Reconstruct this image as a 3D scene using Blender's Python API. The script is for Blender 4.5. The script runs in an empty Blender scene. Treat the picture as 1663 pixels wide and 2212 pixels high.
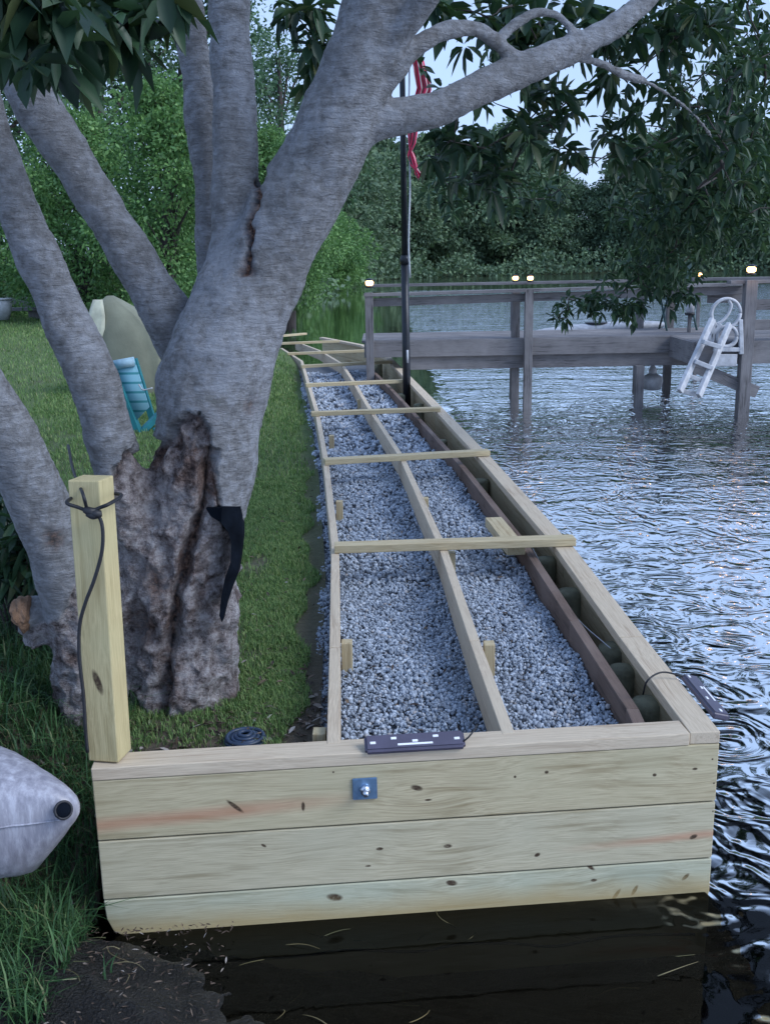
import bpy, bmesh, math, random
import numpy as np
from mathutils import Vector, Matrix, noise
R = math.radians
rng = np.random.default_rng(7); random.seed(7)
S = bpy.context.scene
COL = S.collection
# ------------------------------------------------------------------ camera
F = 2200.0; PITCH = math.atan(546/2200); ROLL = R(1.0); CZ = 1.855
CAM = Vector((0, 0, CZ))
fw = Vector((0, math.cos(PITCH), -math.sin(PITCH))); rt = Vector((1, 0, 0)); up = Vector((0, math.sin(PITCH), math.cos(PITCH)))
cR, sR = math.cos(ROLL), math.sin(ROLL)
cx = rt*cR - up*sR; cy = rt*sR + up*cR
cam = bpy.data.cameras.new('camera'); co = bpy.data.objects.new('camera', cam); COL.objects.link(co)
M = Matrix((cx, cy, -fw)).transposed().to_4x4(); M.translation = CAM; co.matrix_world = M
cam.sensor_fit = 'VERTICAL'; cam.sensor_height = 24; cam.lens = 24*F/2212; cam.clip_start = .05; cam.clip_end = 2000
S.camera = co
# ------------------------------------------------------------------ sky and sun
SUN_EL, SUN_ROT = R(42), R(112)
w = bpy.data.worlds.new('World'); S.world = w; w.use_nodes = True
nt = w.node_tree; nt.nodes.clear()
def N(nt, t, **k):
    n = nt.nodes.new(t)
    for a, b in k.items(): setattr(n, a, b)
    return n
sky = N(nt, 'ShaderNodeTexSky', sky_type='NISHITA', sun_disc=False, sun_elevation=SUN_EL, sun_rotation=SUN_ROT)
tc = N(nt, 'ShaderNodeTexCoord'); mp = N(nt, 'ShaderNodeMapping'); mp.inputs['Scale'].default_value = (1.4, 1.4, 4)
nz = N(nt, 'ShaderNodeTexNoise'); nz.inputs['Scale'].default_value = 2.2; nz.inputs['Detail'].default_value = 5; nz.inputs['Roughness'].default_value = .55
cr = N(nt, 'ShaderNodeValToRGB'); cr.color_ramp.elements[0].position = .3; cr.color_ramp.elements[0].color = (.55, .55, .55, 1); cr.color_ramp.elements[1].position = .68; cr.color_ramp.elements[1].color = (.85, .85, .85, 1)
mx = N(nt, 'ShaderNodeMix', data_type='RGBA'); mx.inputs[7].default_value = (3.9, 5.5, 8.8, 1)
bg = N(nt, 'ShaderNodeBackground'); bg.inputs['Strength'].default_value = .085
ow = N(nt, 'ShaderNodeOutputWorld')
L = nt.links.new
L(tc.outputs['Generated'], mp.inputs[0]); L(mp.outputs[0], nz.inputs['Vector']); L(nz.outputs[0], cr.inputs[0])
L(cr.outputs[0], mx.inputs[0]); L(sky.outputs[0], mx.inputs[6]); L(mx.outputs[2], bg.inputs[0]); L(bg.outputs[0], ow.inputs[0])
sl = bpy.data.lights.new('sun', 'SUN'); sl.energy = 1.5; sl.angle = R(28); sl.color = (.93, .96, 1)
so = bpy.data.objects.new('sun', sl); COL.objects.link(so)
sd = Vector((math.sin(SUN_ROT)*math.cos(SUN_EL), math.cos(SUN_ROT)*math.cos(SUN_EL), math.sin(SUN_EL)))
so.rotation_euler = sd.to_track_quat('Z', 'Y').to_euler()
S.view_settings.view_transform = 'Standard'; S.view_settings.look = 'None'; S.view_settings.exposure = .88; S.view_settings.gamma = 1
S.render.engine = 'CYCLES'
# ------------------------------------------------------------------ pixel helpers (1663 x 2212 picture)
def ray(u, v):
    x, y = u-831.5, 1106-v
    return fw*F + cx*x + cy*y
def G(u, v, z):
    d = ray(u, v); t = (z-CZ)/d.z; return CAM + d*t
def Y(u, v, y):
    d = ray(u, v); return CAM + d*(y/d.y)
def depth(p): return (Vector(p)-CAM).dot(fw)
# ------------------------------------------------------------------ object helpers
def tag(o, label=None, cat=None, group=None, kind=None):
    if label: o['label'] = label
    if cat: o['category'] = cat
    if group: o['group'] = group
    if kind: o['kind'] = kind
    return o
def empty(name, loc, label, cat, group=None):
    o = bpy.data.objects.new(name, None); COL.objects.link(o); o.location = loc; o.empty_display_size = .1
    return tag(o, label, cat, group)
def fastmesh(name, V, T, mat, smooth=False):
    V = np.asarray(V, dtype=np.float32); T = np.asarray(T, dtype=np.int32); n = T.shape[1]
    me = bpy.data.meshes.new(name)
    me.vertices.add(len(V)); me.vertices.foreach_set('co', V.ravel())
    me.loops.add(T.size); me.loops.foreach_set('vertex_index', T.ravel())
    me.polygons.add(len(T)); me.polygons.foreach_set('loop_start', np.arange(0, T.size, n, dtype=np.int32))
    me.update(calc_edges=True); me.validate()
    if smooth: me.shade_smooth()
    if mat: me.materials.append(mat)
    return me
def link(name, me, parent=None, loc=None):
    o = bpy.data.objects.new(name, me); COL.objects.link(o)
    if loc is not None: o.location = loc
    if parent: o.parent = parent
    return o
def adopt(o, parent):
    """o is placed in world space; parent is an unrotated empty"""
    o.parent = parent; o.location = Vector(o.location) - Vector(parent.location); return o
def bmobj(name, bm, mat, parent=None, smooth=False, world=True):
    me = bpy.data.meshes.new(name); bm.normal_update(); bm.to_mesh(me); bm.free()
    if smooth: me.shade_smooth()
    if mat: me.materials.append(mat)
    o = link(name, me)
    if parent: adopt(o, parent)
    return o
def board(name, p0, p1, wid, hgt, mat, parent=None, roll=0, bev=.003, top=True, seg=1):
    """plank from p0 to p1; local X runs along it. p0/p1 = centre of its top face if top"""
    p0, p1 = Vector(p0), Vector(p1); d = p1-p0; Ln = d.length; xa = d.normalized()
    ya = Vector((0, 0, 1)).cross(xa)
    if ya.length < 1e-3: ya = Vector((0, 1, 0))
    ya.normalize(); za = xa.cross(ya)
    if roll: q = Matrix.Rotation(roll, 3, xa); ya, za = q@ya, q@za
    m = Matrix((xa, ya, za)).transposed().to_4x4(); m.translation = p0
    bm = bmesh.new(); bmesh.ops.create_cube(bm, size=1)
    for v in bm.verts:
        v.co.x = (v.co.x+.5)*Ln; v.co.y *= wid; v.co.z = (v.co.z-.5)*hgt if top else v.co.z*hgt
    if bev: bmesh.ops.bevel(bm, geom=bm.edges[:], offset=bev, segments=2, affect='EDGES', profile=.5)
    me = bpy.data.meshes.new(name); bm.to_mesh(me); bm.free(); me.materials.append(mat)
    o = link(name, me); o.matrix_world = m
    lo, rq, sc = m.decompose(); o.rotation_mode = 'XYZ'; o.location = lo; o.rotation_euler = rq.to_euler()
    if parent: adopt(o, parent)
    return o
def add_box(bm, c, s, rot=None):
    m = Matrix.Translation(c) @ (rot.to_4x4() if rot else Matrix.Identity(4)) @ Matrix.Diagonal((*s, 1))
    return bmesh.ops.create_cube(bm, size=1, matrix=m)
def cat(pts, n):
    pts = [np.array(p, float) for p in pts]
    P = [2*pts[0]-pts[1]] + pts + [2*pts[-1]-pts[-2]]; out = []
    for i in range(1, len(P)-2):
        for k in range(n):
            t = k/n; a, b, c, d = P[i-1:i+3]
            out.append(.5*((2*b)+(c-a)*t+(2*a-5*b+4*c-d)*t*t+(3*b-a-3*c+d)*t**3))
    out.append(P[-2]); return out
def tube_arrays(pts, sides=16, n=6, wob=0, cap=True):
    """pts (x,y,z,r) -> V, T(tri)"""
    Q = cat(pts, n) if n > 1 else [np.array(p, float) for p in pts]
    V = []; T = []; prev = None
    for i, q in enumerate(Q):
        a = Q[max(i-1, 0)][:3]; b = Q[min(i+1, len(Q)-1)][:3]; t = Vector(b-a).normalized()
        if prev is None: s = t.orthogonal().normalized()
        else: s = (prev - t*prev.dot(t)).normalized()
        prev = s; e = t.cross(s)
        for k in range(sides):
            an = 2*math.pi*k/sides; dr = s*math.cos(an)+e*math.sin(an); c = Vector(q[:3])
            r = q[3]
            if wob: r *= 1 + wob*noise.noise((c+dr*r)*6)
            V.append(c+dr*r)
    for i in range(len(Q)-1):
        for k in range(sides):
            a, b = i*sides+k, i*sides+(k+1) % sides; c, d = a+sides, b+sides
            T += [(a, b, d), (a, d, c)]
    if cap:
        V.append(Vector(Q[0][:3])); V.append(Vector(Q[-1][:3])); c0 = len(V)-2; c1 = c0+1; o = (len(Q)-1)*sides
        for k in range(sides): T += [(c0, (k+1) % sides, k), (c1, o+k, o+(k+1) % sides)]
    return np.array([tuple(v) for v in V]), np.array(T)
def merge(parts):
    V = []; T = []; o = 0
    for v, t in parts: V.append(np.asarray(v)); T.append(np.asarray(t)+o); o += len(v)
    return np.vstack(V), np.vstack(T)
def tubeobj(name, pts, mat, parent=None, sides=10, n=5, wob=0):
    v, t = tube_arrays(pts, sides, n, wob); o = link(name, fastmesh(name, v, t, mat, True))
    if parent: adopt(o, parent)
    return o
def lathe(name, prof, loc, mat, parent=None, seg=24, smooth=True):
    bm = bmesh.new(); rings = []
    for r, z in prof: rings.append([bm.verts.new((loc[0]+r*math.cos(2*math.pi*k/seg), loc[1]+r*math.sin(2*math.pi*k/seg), loc[2]+z)) for k in range(seg)])
    for a, b in zip(rings, rings[1:]):
        for k in range(seg): bm.faces.new((a[k], a[(k+1) % seg], b[(k+1) % seg], b[k]))
    bm.faces.new(rings[0][::-1]); bm.faces.new(rings[-1])
    return bmobj(name, bm, mat, parent, smooth)
# ------------------------------------------------------------------ materials
def newmat(name):
    m = bpy.data.materials.new(name); m.use_nodes = True; t = m.node_tree; t.nodes.clear()
    o = N(t, 'ShaderNodeOutputMaterial'); b = N(t, 'ShaderNodeBsdfPrincipled'); t.links.new(b.outputs[0], o.inputs[0])
    return m, t, b, o
def ramp(t, fac, stops):
    r = N(t, 'ShaderNodeValToRGB'); e = r.color_ramp.elements
    while len(e) < len(stops): e.new(.5)
    for x, (p, c) in zip(e, stops): x.position = p; x.color = (*c, 1)
    t.links.new(fac, r.inputs[0]); return r.outputs[0]
def mapped(t, scale, coord='Object', rnd=False, rot=None):
    c = N(t, 'ShaderNodeTexCoord'); m = N(t, 'ShaderNodeMapping'); m.inputs['Scale'].default_value = scale
    if rot: m.inputs['Rotation'].default_value = rot
    t.links.new(c.outputs[coord], m.inputs[0])
    if rnd:
        oi = N(t, 'ShaderNodeObjectInfo'); mu = N(t, 'ShaderNodeMath', operation='MULTIPLY'); mu.inputs[1].default_value = 37
        t.links.new(oi.outputs['Random'], mu.inputs[0]); cb = N(t, 'ShaderNodeCombineXYZ')
        for i in range(3): t.links.new(mu.outputs[0], cb.inputs[i])
        t.links.new(cb.outputs[0], m.inputs['Location'])
    return m.outputs[0]
def noi(t, vec, scale, detail=4, rough=.55, dist=0):
    n = N(t, 'ShaderNodeTexNoise'); n.inputs['Scale'].default_value = scale; n.inputs['Detail'].default_value = detail
    n.inputs['Roughness'].default_value = rough; n.inputs['Distortion'].default_value = dist
    if vec is not None: t.links.new(vec, n.inputs['Vector'])
    return n.outputs[0]
def mixc(t, f, a, b, mode='MIX'):
    m = N(t, 'ShaderNodeMix', data_type='RGBA', blend_type=mode)
    for s, x in ((0, f), (6, a), (7, b)):
        if isinstance(x, (int, float)): m.inputs[s].default_value = x
        elif isinstance(x, tuple): m.inputs[s].default_value = (*x, 1)
        else: t.links.new(x, m.inputs[s])
    return m.outputs[2]
def mth(t, op, a, b=None, c=None, clamp=False):
    m = N(t, 'ShaderNodeMath', operation=op, use_clamp=clamp)
    for i, x in enumerate((a, b, c)):
        if x is None: continue
        if isinstance(x, (int, float)): m.inputs[i].default_value = x
        else: t.links.new(x, m.inputs[i])
    return m.outputs[0]
def bump(t, b, h, strength=.5, dist=.01):
    n = N(t, 'ShaderNodeBump'); n.inputs['Strength'].default_value = strength; n.inputs['Distance'].default_value = dist
    t.links.new(h, n.inputs['Height']); t.links.new(n.outputs[0], b.inputs['Normal']); return n
def plain(name, col, rough=.6, metal=0, var=.25, scale=8, bmp=.15, bd=.003, emit=None):
    m, t, b, o = newmat(name); v = mapped(t, (1, 1, 1)); n = noi(t, v, scale, 6)
    c = ramp(t, n, [(.3, tuple(x*(1-var) for x in col)), (.7, tuple(min(1, x*(1+var)) for x in col))])
    t.links.new(c, b.inputs['Base Color']); b.inputs['Roughness'].default_value = rough; b.inputs['Metallic'].default_value = metal
    if bmp: bump(t, b, noi(t, v, scale*8, 4), bmp, bd)
    if emit: b.inputs['Emission Color'].default_value = (*emit[0], 1); b.inputs['Emission Strength'].default_value = emit[1]
    return m
def wood(name, light, dark, tint, knots=(), streaks=(), rough=.75, stain=None, grain=1.0, kax=2):
    m, t, b, o = newmat(name)
    vec = mapped(t, (1, 1, 1), rnd=not (knots or streaks))
    if knots or streaks: vec = mapped(t, (1, 1, 1))
    sp = N(t, 'ShaderNodeSeparateXYZ'); cc = N(t, 'ShaderNodeTexCoord'); t.links.new(cc.outputs['Object'], sp.inputs[0])
    kmask = None
    zoff = None
    for (kx, kz, a, bb, ang) in knots:
        dx = mth(t, 'SUBTRACT', sp.outputs[0], kx); dz = mth(t, 'SUBTRACT', sp.outputs[kax], kz)
        ca, sa = math.cos(ang), math.sin(ang)
        ex = mth(t, 'ADD', mth(t, 'MULTIPLY', dx, ca/a), mth(t, 'MULTIPLY', dz, sa/a))
        ez = mth(t, 'ADD', mth(t, 'MULTIPLY', dx, -sa/bb), mth(t, 'MULTIPLY', dz, ca/bb))
        r2 = mth(t, 'ADD', mth(t, 'MULTIPLY', ex, ex), mth(t, 'MULTIPLY', ez, ez))
        g = mth(t, 'SUBTRACT', 1.5, r2, clamp=True)
        kmask = g if kmask is None else mth(t, 'MAXIMUM', kmask, g)
        wx = mth(t, 'DIVIDE', dx, .11); wz = mth(t, 'DIVIDE', dz, .05)
        e = mth(t, 'EXPONENT', mth(t, 'MULTIPLY', mth(t, 'ADD', mth(t, 'MULTIPLY', wx, wx), mth(t, 'MULTIPLY', wz, wz)), -1.0))
        q = mth(t, 'MULTIPLY', mth(t, 'MULTIPLY', e, dz), -.55*min(1, a/.012))
        zoff = q if zoff is None else mth(t, 'ADD', zoff, q)
    mp2 = N(t, 'ShaderNodeMapping'); mp2.inputs['Scale'].default_value = (.9, 22, 22)
    if zoff is not None:
        cb = N(t, 'ShaderNodeCombineXYZ'); t.links.new(zoff, cb.inputs[2]); ad = N(t, 'ShaderNodeVectorMath', operation='ADD')
        t.links.new(vec, ad.inputs[0]); t.links.new(cb.outputs[0], ad.inputs[1]); vv = ad.outputs[0]
    else: vv = vec
    # gentle meander so grain is never straight
    wv = noi(t, vv, 1.6, 2); wz = mth(t, 'MULTIPLY', mth(t, 'SUBTRACT', wv, .5), .055); cb2 = N(t, 'ShaderNodeCombineXYZ'); t.links.new(wz, cb2.inputs[2]); t.links.new(wz, cb2.inputs[1])
    ad2 = N(t, 'ShaderNodeVectorMath', operation='ADD'); t.links.new(vv, ad2.inputs[0]); t.links.new(cb2.outputs[0], ad2.inputs[1])
    t.links.new(ad2.outputs[0], mp2.inputs[0])
    g1 = noi(t, mp2.outputs[0], 2.6*grain, 5, .6)
    mp3 = N(t, 'ShaderNodeMapping'); mp3.inputs['Scale'].default_value = (4, 190, 190); t.links.new(ad2.outputs[0], mp3.inputs[0])
    g2 = noi(t, mp3.outputs[0], 2, 3, .6)
    c1 = ramp(t, g1, [(.33, dark), (.47, light), (.62, light), (.75, tuple(.55*a+.45*d for a, d in zip(light, dark)))])
    c2 = mixc(t, ramp(t, g2, [(.35, (.0,)*3), (.65, (.6,)*3)]), c1, tuple(x*.82 for x in dark))
    big = noi(t, vec, 2.3, 3)
    c3 = mixc(t, ramp(t, big, [(.4, (0,)*3), (.7, (.7,)*3)]), c2, tint)
    for (x0, x1, z0, z1, wdt) in streaks:
        mr = N(t, 'ShaderNodeMapRange'); mr.inputs[1].default_value = x0; mr.inputs[2].default_value = x1; mr.inputs[3].default_value = z0; mr.inputs[4].default_value = z1; t.links.new(sp.outputs[0], mr.inputs[0])
        dd = mth(t, 'DIVIDE', mth(t, 'SUBTRACT', sp.outputs[2], mth(t, 'ADD', mr.outputs[0], mth(t, 'MULTIPLY', mth(t, 'SUBTRACT', wv, .5), .03))), wdt)
        g = mth(t, 'SUBTRACT', 1.2, mth(t, 'ABSOLUTE', dd), clamp=True)
        fx = N(t, 'ShaderNodeMapRange'); fx.inputs[1].default_value = x1+.06; fx.inputs[2].default_value = x1-.35; t.links.new(sp.outputs[0], fx.inputs[0])
        if x0 > x1: fx.inputs[1].default_value = x1-.06; fx.inputs[2].default_value = x1+.35
        g = mth(t, 'MULTIPLY', mth(t, 'MULTIPLY', g, fx.outputs[0]), .62)
        c3 = mixc(t, g, c3, (.44, .21, .13))
    if kmask is not None:
        n3 = noi(t, vec, 120, 3)
        c3 = mixc(t, mth(t, 'MULTIPLY', mth(t, 'MULTIPLY', kmask, 1.0, clamp=True), mth(t, 'ADD', n3, .45), clamp=True), c3, (.055, .035, .022))
    if stain:
        mr = N(t, 'ShaderNodeMapRange'); mr.inputs[1].default_value = stain[0]; mr.inputs[2].default_value = stain[1]; mr.inputs[3].default_value = 0; mr.inputs[4].default_value = .75
        t.links.new(mth(t, 'ADD', sp.outputs[2], mth(t, 'MULTIPLY', mth(t, 'SUBTRACT', noi(t, vec, 7, 4), .5), .05)), mr.inputs[0]); c3 = mixc(t, mr.outputs[0], c3, stain[2])
    t.links.new(c3, b.inputs['Base Color']); b.inputs['Roughness'].default_value = rough; b.inputs['Specular IOR Level'].default_value = .25
    bump(t, b, mth(t, 'ADD', g2, g1), .35, .0015)
    return m
LIGHT, DARK, TINT = (.56, .475, .31), (.32, .235, .13), (.47, .42, .28)
M_wood = wood('new_pine', LIGHT, DARK, TINT)
M_woodpale = wood('pale_pine', (.61, .515, .39), (.38, .29, .21), (.53, .455, .35))
M_post = wood('treated_post', (.55, .46, .26), (.31, .24, .11), (.45, .405, .23), knots=[(.235, .0, .034, .010, .3)], kax=1)
M_old = wood('weathered_wood', (.20, .195, .205), (.07, .066, .07), (.27, .262, .27), rough=.9)
M_oldbrown = wood('old_brown_wood', (.17, .12, .10), (.06, .045, .04), (.22, .17, .15), rough=.9)
M_pile = plain('piling_wood', (.20, .20, .14), .9, 0, .4, 14, .6, .004)
M_plastic = plain('white_plastic', (.42, .44, .48), .55, 0, .22, 14, .1, .001)
M_black = plain('black_rubber', (.012, .013, .018), .55, 0, .3, 20, .2, .001)
M_mattblack = plain('matt_black', (.004, .006, .010), 1, 0, .5, 12, .5, .003); M_mattblack.node_tree.nodes['Principled BSDF'].inputs['Specular IOR Level'].default_value = .05
M_darkmetal = plain('dark_metal', (.012, .016, .024), .4, .3, .3, 14, .1, .001)
M_bar = plain('bar_casing', (.075, .07, .11), .45, 0, .15, 14, .1, .001)
M_white = plain('white_dots', (.8, .82, .85), .4, 0, .05)
M_steel = plain('galvanised_steel', (.22, .36, .55), .35, .75, .15, 60, .2, .0006)
M_bolt = plain('bolt_steel', (.55, .6, .68), .3, .9, .1)
M_hull, _t, _b, _o = newmat('hull_plastic')
_v = mapped(_t, (14, 14, 1.6)); _n = noi(_t, _v, 3, 6, .7); _n2 = noi(_t, mapped(_t, (1, 1, 1)), 4, 5)
_c = ramp(_t, _n, [(.35, (.20, .20, .245)), (.5, (.29, .29, .34)), (.68, (.44, .45, .52))]); _c = mixc(_t, ramp(_t, _n2, [(.5, (0,)*3), (.7, (.6,)*3)]), _c, (.17, .16, .17))  # upright pale streaks in the colour stand in for reflections on the hull
_t.links.new(_c, _b.inputs['Base Color']); _b.inputs['Roughness'].default_value = .36; bump(_t, _b, _n, .35, .003)
M_lamp = plain('warm_lamp', (1, .8, .45), .4, 0, .05, emit=((1, .55, .2), 4.5))
M_blue = plain('blue_hose', (.025, .045, .09), .45, 0, .2, 30, .2, .002)
M_canvas = plain('olive_canvas', (.165, .175, .13), .85, 0, .18, 4, .4, .006)
M_teal = plain('teal_fabric', (.01, .16, .19), .7, 0, .2, 12, .2, .002)
M_tealpale = plain('pale_blue_strap', (.30, .46, .56), .7, 0, .2, 20, .2, .002)
M_sling, _t, _b, _o = newmat('striped_sling'); _s = N(_t, 'ShaderNodeSeparateXYZ'); _cc = N(_t, 'ShaderNodeTexCoord'); _t.links.new(_cc.outputs['Object'], _s.inputs[0])
_t.links.new(mixc(_t, mth(_t, 'GREATER_THAN', mth(_t, 'FRACT', mth(_t, 'MULTIPLY', _s.outputs[2], 13)), .75), (.16, .36, .46), (.03, .19, .23)), _b.inputs['Base Color']); _b.inputs['Roughness'].default_value = .8
M_dkgreen = plain('dark_green_plastic', (.02, .06, .06), .6, 0, .3)
M_stone = None
def island_mat(name, stops, rough=.6, trans=.25, tcol=None, spec=.4, noise_mix=None):
    m, t, b, o = newmat(name); g = N(t, 'ShaderNodeNewGeometry')
    f = g.outputs['Random Per Island']
    if noise_mix:
        v = mapped(t, (1, 1, 1)); f = mth(t, 'ADD', mth(t, 'MULTIPLY', f, .55), mth(t, 'MULTIPLY', ramp(t, noi(t, v, noise_mix, 3), [(.32, (0,)*3), (.68, (1,)*3)]), .45))
    c = ramp(t, f, stops); t.links.new(c, b.inputs['Base Color']); b.inputs['Roughness'].default_value = rough
    b.inputs['Specular IOR Level'].default_value = spec
    if trans:
        tr = N(t, 'ShaderNodeBsdfTranslucent'); t.links.new(mixc(t, .35, c, tcol or (.15, .3, .05)), tr.inputs[0])
        mx = N(t, 'ShaderNodeMixShader'); mx.inputs[0].default_value = trans
        t.links.new(b.outputs[0], mx.inputs[1]); t.links.new(tr.outputs[0], mx.inputs[2]); t.links.new(mx.outputs[0], o.inputs[0])
    return m
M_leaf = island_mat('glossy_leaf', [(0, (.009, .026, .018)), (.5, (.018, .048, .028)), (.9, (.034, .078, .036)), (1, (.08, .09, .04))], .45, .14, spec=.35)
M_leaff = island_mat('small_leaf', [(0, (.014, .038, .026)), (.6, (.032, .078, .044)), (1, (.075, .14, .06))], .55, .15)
M_bright = island_mat('bright_leaf', [(0, (.04, .10, .04)), (.5, (.10, .22, .07)), (1, (.22, .38, .12))], .6, .3, noise_mix=.8)
M_mid = island_mat('mid_leaf', [(0, (.03, .07, .04)), (.5, (.06, .13, .07)), (1, (.12, .21, .10))], .6, .25, noise_mix=.6)
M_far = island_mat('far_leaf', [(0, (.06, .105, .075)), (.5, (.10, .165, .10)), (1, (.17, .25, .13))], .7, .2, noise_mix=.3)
M_grass = island_mat('grass_blade', [(0, (.07, .13, .045)), (.45, (.14, .25, .08)), (.8, (.23, .35, .11)), (1, (.30, .31, .15))], .6, .3)
M_grassd = island_mat('dark_grass_blade', [(0, (.018, .055, .022)), (.5, (.04, .11, .04)), (.9, (.08, .18, .06)), (1, (.2, .2, .1))], .6, .2)
M_gravel = island_mat('gravel_stone', [(0, (.17, .20, .25)), (.3, (.26, .305, .375)), (.7, (.35, .41, .50)), (.92, (.50, .565, .66)), (1, (.36, .34, .34))], .7, 0, spec=.3)
M_gravelb = plain('gravel_bed', (.12, .135, .16), .9, 0, .4, 60, .8, .01)
M_litter = island_mat('dead_leaf', [(0, (.03, .02, .018)), (.5, (.08, .055, .04)), (.85, (.16, .12, .09)), (1, (.35, .33, .32))], .8, 0)
M_twig = plain('twig', (.05, .042, .04), .9, 0, .4, 20, .3, .002)
M_twigr = island_mat('reed_debris', [(0, (.05, .06, .025)), (.6, (.16, .12, .05)), (1, (.22, .22, .14))], .8, 0)
def soilmat():
    m, t, b, o = newmat('lawn_soil'); v = mapped(t, (1, 1, 1))
    n = noi(t, v, 1.1, 6, .6); n2 = noi(t, v, 30, 5, .7)
    sp = N(t, 'ShaderNodeSeparateXYZ'); t.links.new(v, sp.inputs[0])
    g = mixc(t, n2, (.04, .075, .02), (.11, .16, .05)); s = mixc(t, n2, (.035, .030, .022), (.13, .105, .075))
    near = N(t, 'ShaderNodeMapRange'); near.inputs[1].default_value = 3.2; near.inputs[2].default_value = 9; t.links.new(sp.outputs[1], near.inputs[0])
    f = mth(t, 'MULTIPLY', near.outputs[0], ramp(t, n, [(.25, (.2,)*3), (.42, (1,)*3)]))
    t.links.new(mixc(t, f, s, g), b.inputs['Base Color']); b.inputs['Roughness'].default_value = .95
    bump(t, b, n2, 1, .02); return m
M_soil = soilmat()
M_mud = plain('wet_mud', (.009, .0085, .009), .42, 0, .7, 14, 1, .03)
def barkmat():
    m, t, b, o = newmat('bark'); v = mapped(t, (1, 1, 1))
    at = N(t, 'ShaderNodeAttribute', attribute_name='rough'); gs = N(t, 'ShaderNodeAttribute', attribute_name='gash')
    wr = mapped(t, (8, 8, 34), rot=(0, R(22), 0)); w1 = noi(t, wr, 2.2, 6, .7, 1.2)
    sp = noi(t, v, 26, 6, .7); bg_ = noi(t, v, 3.2, 5, .6)
    c = ramp(t, sp, [(.32, (.15, .152, .158)), (.5, (.235, .24, .255)), (.70, (.31, .325, .355))])
    c = mixc(t, ramp(t, w1, [(.36, (.45,)*3), (.48, (0,)*3)]), c, (.12, .115, .115))
    c = mixc(t, ramp(t, mth(t, 'ADD', mth(t, 'MULTIPLY', bg_, .6), mth(t, 'MULTIPLY', sp, .4)), [(.48, (0,)*3), (.60, (.5,)*3)]), c, (.365, .39, .445))
    c = mixc(t, ramp(t, noi(t, v, 5, 5, .65, .5), [(.62, (0,)*3), (.70, (.4,)*3)]), c, (.19, .20, .18))
    rn_ = noi(t, v, 26, 8, .78)
    rim = N(t, 'ShaderNodeAttribute', attribute_name='rim')
    rg = ramp(t, rn_, [(.34, (.05, .04, .04)), (.42, (.21, .18, .18)), (.51, (.36, .33, .335)), (.66, (.58, .56, .58))])
    rb_ = ramp(t, rn_, [(.38, (.02, .012, .011)), (.5, (.10, .06, .05)), (.62, (.24, .165, .14))])
    bm_ = mth(t, 'ADD', ramp(t, noi(t, v, 6, 5, .7), [(.50, (0,)*3), (.62, (.8,)*3)]), rim.outputs['Fac'], clamp=True)
    rc = mixc(t, bm_, rg, rb_)
    c = mixc(t, at.outputs['Fac'], c, rc)
    c = mixc(t, gs.outputs['Fac'], c, ramp(t, noi(t, v, 45, 5, .7), [(.42, (.012, .009, .01)), (.52, (.12, .06, .04)), (.66, (.30, .20, .15))]))
    t.links.new(c, b.inputs['Base Color']); b.inputs['Roughness'].default_value = .85; b.inputs['Specular IOR Level'].default_value = .25
    h = mth(t, 'ADD', w1, mth(t, 'ADD', mth(t, 'MULTIPLY', sp, .8), mth(t, 'MULTIPLY', noi(t, v, 60, 5, .75), mth(t, 'ADD', .4, at.outputs['Fac']))))
    bump(t, b, h, 1, .016); return m
M_bark = barkmat()
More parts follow.
